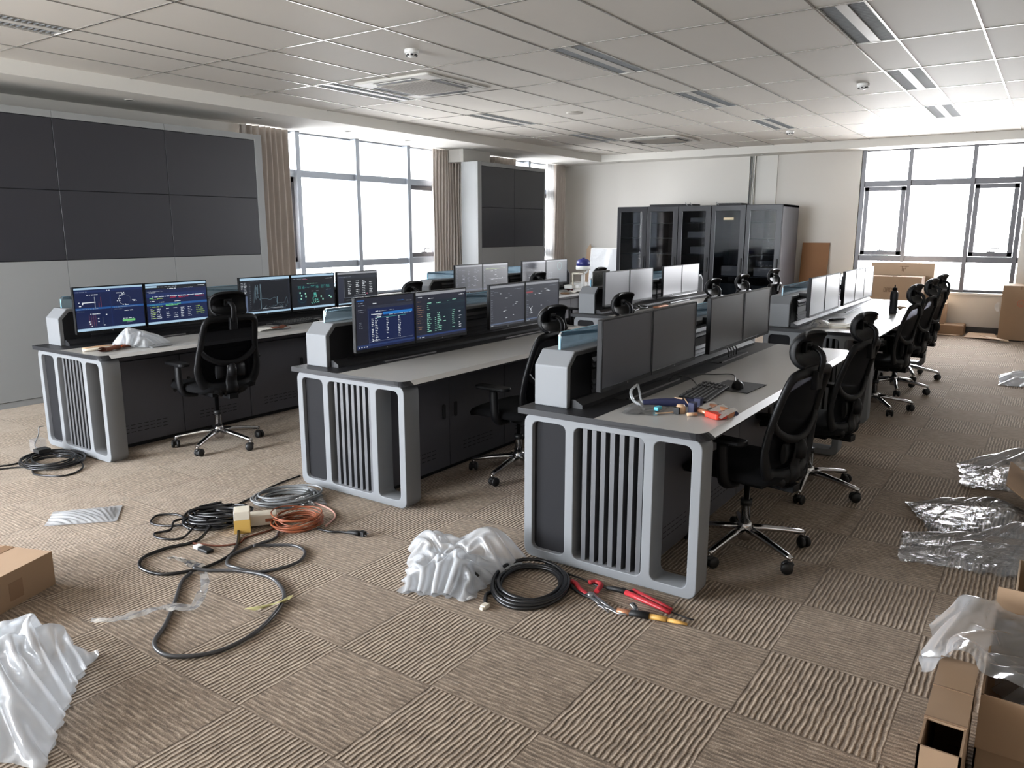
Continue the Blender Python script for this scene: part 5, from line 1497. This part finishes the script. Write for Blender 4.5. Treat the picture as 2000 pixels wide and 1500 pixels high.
# bundle of cords in the second tray
mb = MB()
for k in range(4): mb.sweep(crom([(4.86 + .05 * k, 1.665, ZD + .01), (4.87 + .05 * k, 1.67, ZD + .05), (4.85 + .05 * k, 1.70, ZD + .1)], 4), .004, n=6)
single(mb, 'cord_bundle', 'cable', 'black cords rising from the silver edged tray under third dark monitor', 'cord')

# ------------------------------------------------------------------ things on the console by the video wall
bag([(2.85, 5.42), (2.97, 5.22), (3.22, 5.3), (3.0, 5.53)], .08, 71, 'bagw', 'white plastic bag on the console beside the large video wall', z0=ZD + .004, peak=[(2.97, 5.4, .035, .08)], excess=1.2, n=40, k=.04)
single(MB().sweep(crom([(2.66, 5.46, ZD + .01), (2.75, 5.44, ZD + .016), (2.85, 5.43, ZD + .014)], 4), .012, .008, (0, 0, 1)), 'wooden_stick', 'tan', 'flat cream stick nearer the monitors, left of the white bag', 'stick', 'flat sticks by the white bag')
single(MB().sweep(crom([(2.63, 5.40, ZD + .01), (2.72, 5.37, ZD + .014), (2.82, 5.37, ZD + .014)], 4), .014, .009, (0, 0, 1)), 'wooden_stick', 'offwhite', 'flat cream stick nearer the desk edge, left of the white bag', 'stick', 'flat sticks by the white bag')
g = empty('glove', (2.78, 5.3, ZD), radians(25))
def gf(u, v):
    a = 2 * pi * u
    return (-.1 + .2 * v, .035 * cos(a) * (1 - .3 * v) + .012 * sin(8 * v), max(.001, .016 + .014 * sin(a) + .005 * sin(11 * v + 3 * u)))
MB().grid(gf, 14, 12).build('cuff', 'brown', g, recalc=False)
for q in range(4): MB().sweep(crom([(.08, -.03 + q * .02, .014), (.12, -.035 + q * .024, .016), (.155, -.03 + q * .022, .01)], 4), .010, .008, (0, 0, 1)).build('finger', 'orange' if q % 2 else 'brown', g)
tag(g, 'brown and orange work glove before the white bag', 'glove')
single(MB().prism(rrect(3.0, 3.16, 5.17, 5.25, .01, 3), 2, ZD, ZD + .008), 'note_pad', 'cable_g', 'thin blue grey pad beside the white bag', 'pad')
keyboard(4.58, 5.53, radians(4), 'black keyboard under the third and fourth lit monitors by the video wall')
mouse(4.86, 5.45, radians(30), 'black mouse right of the keyboard by the video wall')
single(MB().grid(lambda u, v: (3.98 + .25 * u, 5.27 + .14 * v, ZD + .004 + .012 * abs(sin(4 * u + 3 * v))), 8, 6), 'paper_sheet', 'paper', 'crumpled paper beside the chair on the console by video wall', 'paper')
single(MB().grid(lambda u, v: (4.12 + .17 * u, 5.24 + .07 * v, ZD + .016 + .02 * sin(pi * u) * sin(pi * v) + .006 * sin(12 * u)), 10, 6), 'brown_rag', 'brown', 'brown rag on the paper, console by the video wall', 'rag')

# ------------------------------------------------------------------ things on the back consoles
bt = empty('water_bottle', (8.5, 1.27, ZD))
MB().lathe([(0, 0), (.034, 0), (.037, .01), (.037, .19), (.032, .215), (.02, .23)], n=20).build('body', 'bottle', bt)
MB().lathe([(.021, .228), (.021, .25), (.014, .258), (.006, .262)], n=16).sweep([(-.012, 0, .255), (-.012, 0, .275), (0, 0, .283), (.012, 0, .275), (.012, 0, .255)], .004).build('cap', 'bezel', bt)
tag(bt, 'dark grey water bottle standing on the back console by the right window', 'bottle')
single(MB().box(6.95, 7.12, 1.38, 1.62, ZD, ZD + .012).box(6.98, 7.16, 1.36, 1.58, ZD + .012, ZD + .02, 1).box(7.0, 7.15, 1.4, 1.56, ZD + .02, ZD + .024, 2), 'paper_stack', ['offwhite', 'paper', 'offwhite'], 'stack of papers and a notebook on the back console by right window', 'papers')
bag([(6.84, 1.66), (6.9, 1.52), (7.12, 1.55), (7.05, 1.7)], .05, 81, 'bagc', 'crumpled clear bag behind the paper stack on back console', z0=ZD + .003, n=30)
single(MB().sweep(crom([(7.45, 1.62, ZD + .012), (7.55, 1.58, ZD + .014), (7.66, 1.56, ZD + .012)], 4), .025, .012, (0, 0, 1)), 'dark_pouch', 'black', 'small dark pouch beneath the first pale monitors at right', 'pouch')
single(MB().box(7.78, 7.98, 1.31, 1.41, ZD, ZD + .022), 'brown_wallet', 'brown', 'brown wallet beside the dark bottle on the back console', 'wallet', bevel=.006)
single(MB().sweep(crom([(7.5, 1.45, ZD + .006), (7.65, 1.42, ZD + .01), (7.78, 1.4, ZD + .008)], 4), .01, .005, (0, 0, 1)), 'brown_strap', 'carton_d', 'thin brown strap running to the brown wallet', 'strap')
single(MB().box(8.62, 8.78, 1.25, 1.33, ZD, ZD + .012), 'phone', 'cable_dg', 'dark flat phone behind the bottle on the back console', 'phone', bevel=.003)
mb = MB(); rk = random.Random(3)
for k in range(9): mb.sweep([(9.0 + .02 * k + rk.uniform(0, .02), 1.24 + rk.uniform(0, .06), ZD + .008), (9.01 + .02 * k, 1.27 + rk.uniform(0, .06), ZD + .012)], .009)
single(mb, 'bead_chain', 'tan', 'small heap of tan beads on the far back console', 'beads')
single(MB().prism(rrect(8.0, 8.2, 1.2, 1.3, .01, 3), 2, ZD, ZD + .004), 'clear_sheet', 'bagw', 'clear sheet of film before the bottle on back console', 'film')
# back middle console
single(MB().sweep(crom([(7.2, 3.47, ZD + .01), (7.5, 3.55, ZD + .01), (7.62, 3.63, ZD + .02), (7.7, 3.58, ZD + .01), (7.55, 3.5, ZD + .01), (7.4, 3.53, ZD + .01)], 5), .008), 'coiled_cord', 'cable', 'short black cord heap on the back middle console', 'cord')
single(MB().sweep(crom([(7.62, 3.43, ZD + .012), (7.75, 3.42, ZD + .016), (7.86, 3.41, ZD + .012)], 4), .03, .012, (0, 0, 1)).lathe([(0, 0), (.03, 0), (.03, .03), (0, .035)], (7.88, 3.43, ZD), 10, 1), 'wooden_brush', ['copper', 'carton_d'], 'brown wooden piece on the back middle console', 'brush')
# far left console, far end
wg = empty('desk_stand', (9.22, 5.22, ZD))
MB().lathe([(0, 0), (.13, 0), (.14, .02), (.11, .04), (0, .045)], n=20).box(-.16, .02, .08, .2, .04, .09).build('base', 'white', wg, bevel=.006)
MB().sweep([(0, 0, .04), (0, 0, .25)], .028, n=12).sweep(crom([(0, -.01, .24), (.02, -.05, .27), (0, -.03, .31)], 4), .015).build('post', 'white', wg)
MB().box(-.13, -.11, .08, .1, .08, .24).box(-.13, .0, -.02, .1, .235, .255).build('bracket', 'offwhite', wg, bevel=.004)
MB().lathe([(.09, .29), (.1, .30), (.1, .34), (.092, .345)], n=20).build('brim', 'white', wg)
MB().lathe([(.09, .345), (.095, .38), (.085, .415), (.05, .435), (.02, .44), (.02, .45), (0, .45)], n=20).build('dome', 'bluedome', wg)
tag(wg, 'white stand with dark blue domed top on the far left console', 'stand')
single(MB().prism(rrect(9.55, 9.78, 5.45, 5.62, .02, 3), 2, ZD, ZD + .09), 'white_case', 'white', 'white block case under the dark blue lit monitor', 'case', bevel=.01)
single(MB().grid(lambda u, v: (9.1 + .22 * u, 5.32 + .12 * v, ZD + .01 + .05 * abs(sin(3 * u + 1) * sin(pi * v)) + .01 * sin(9 * u)), 10, 8), 'maroon_rag', 'maroon', 'dark red rag beside the white case on the far left console', 'rag')
single(MB().lathe([(0, 0), (.06, 0), (.065, .012), (.05, .02), (0, .022)], (8.72, 5.2, ZD), 16), 'brown_coaster', 'carton_d', 'round brown coaster on the far left console', 'coaster')
single(MB().grid(lambda u, v: (8.85 + .3 * u, 5.14 + .12 * v, ZD + .003 + .02 * abs(sin(5 * u + 2 * v))), 8, 6), 'white_paper', 'paper', 'loose white paper on the far left console before the stand', 'paper')
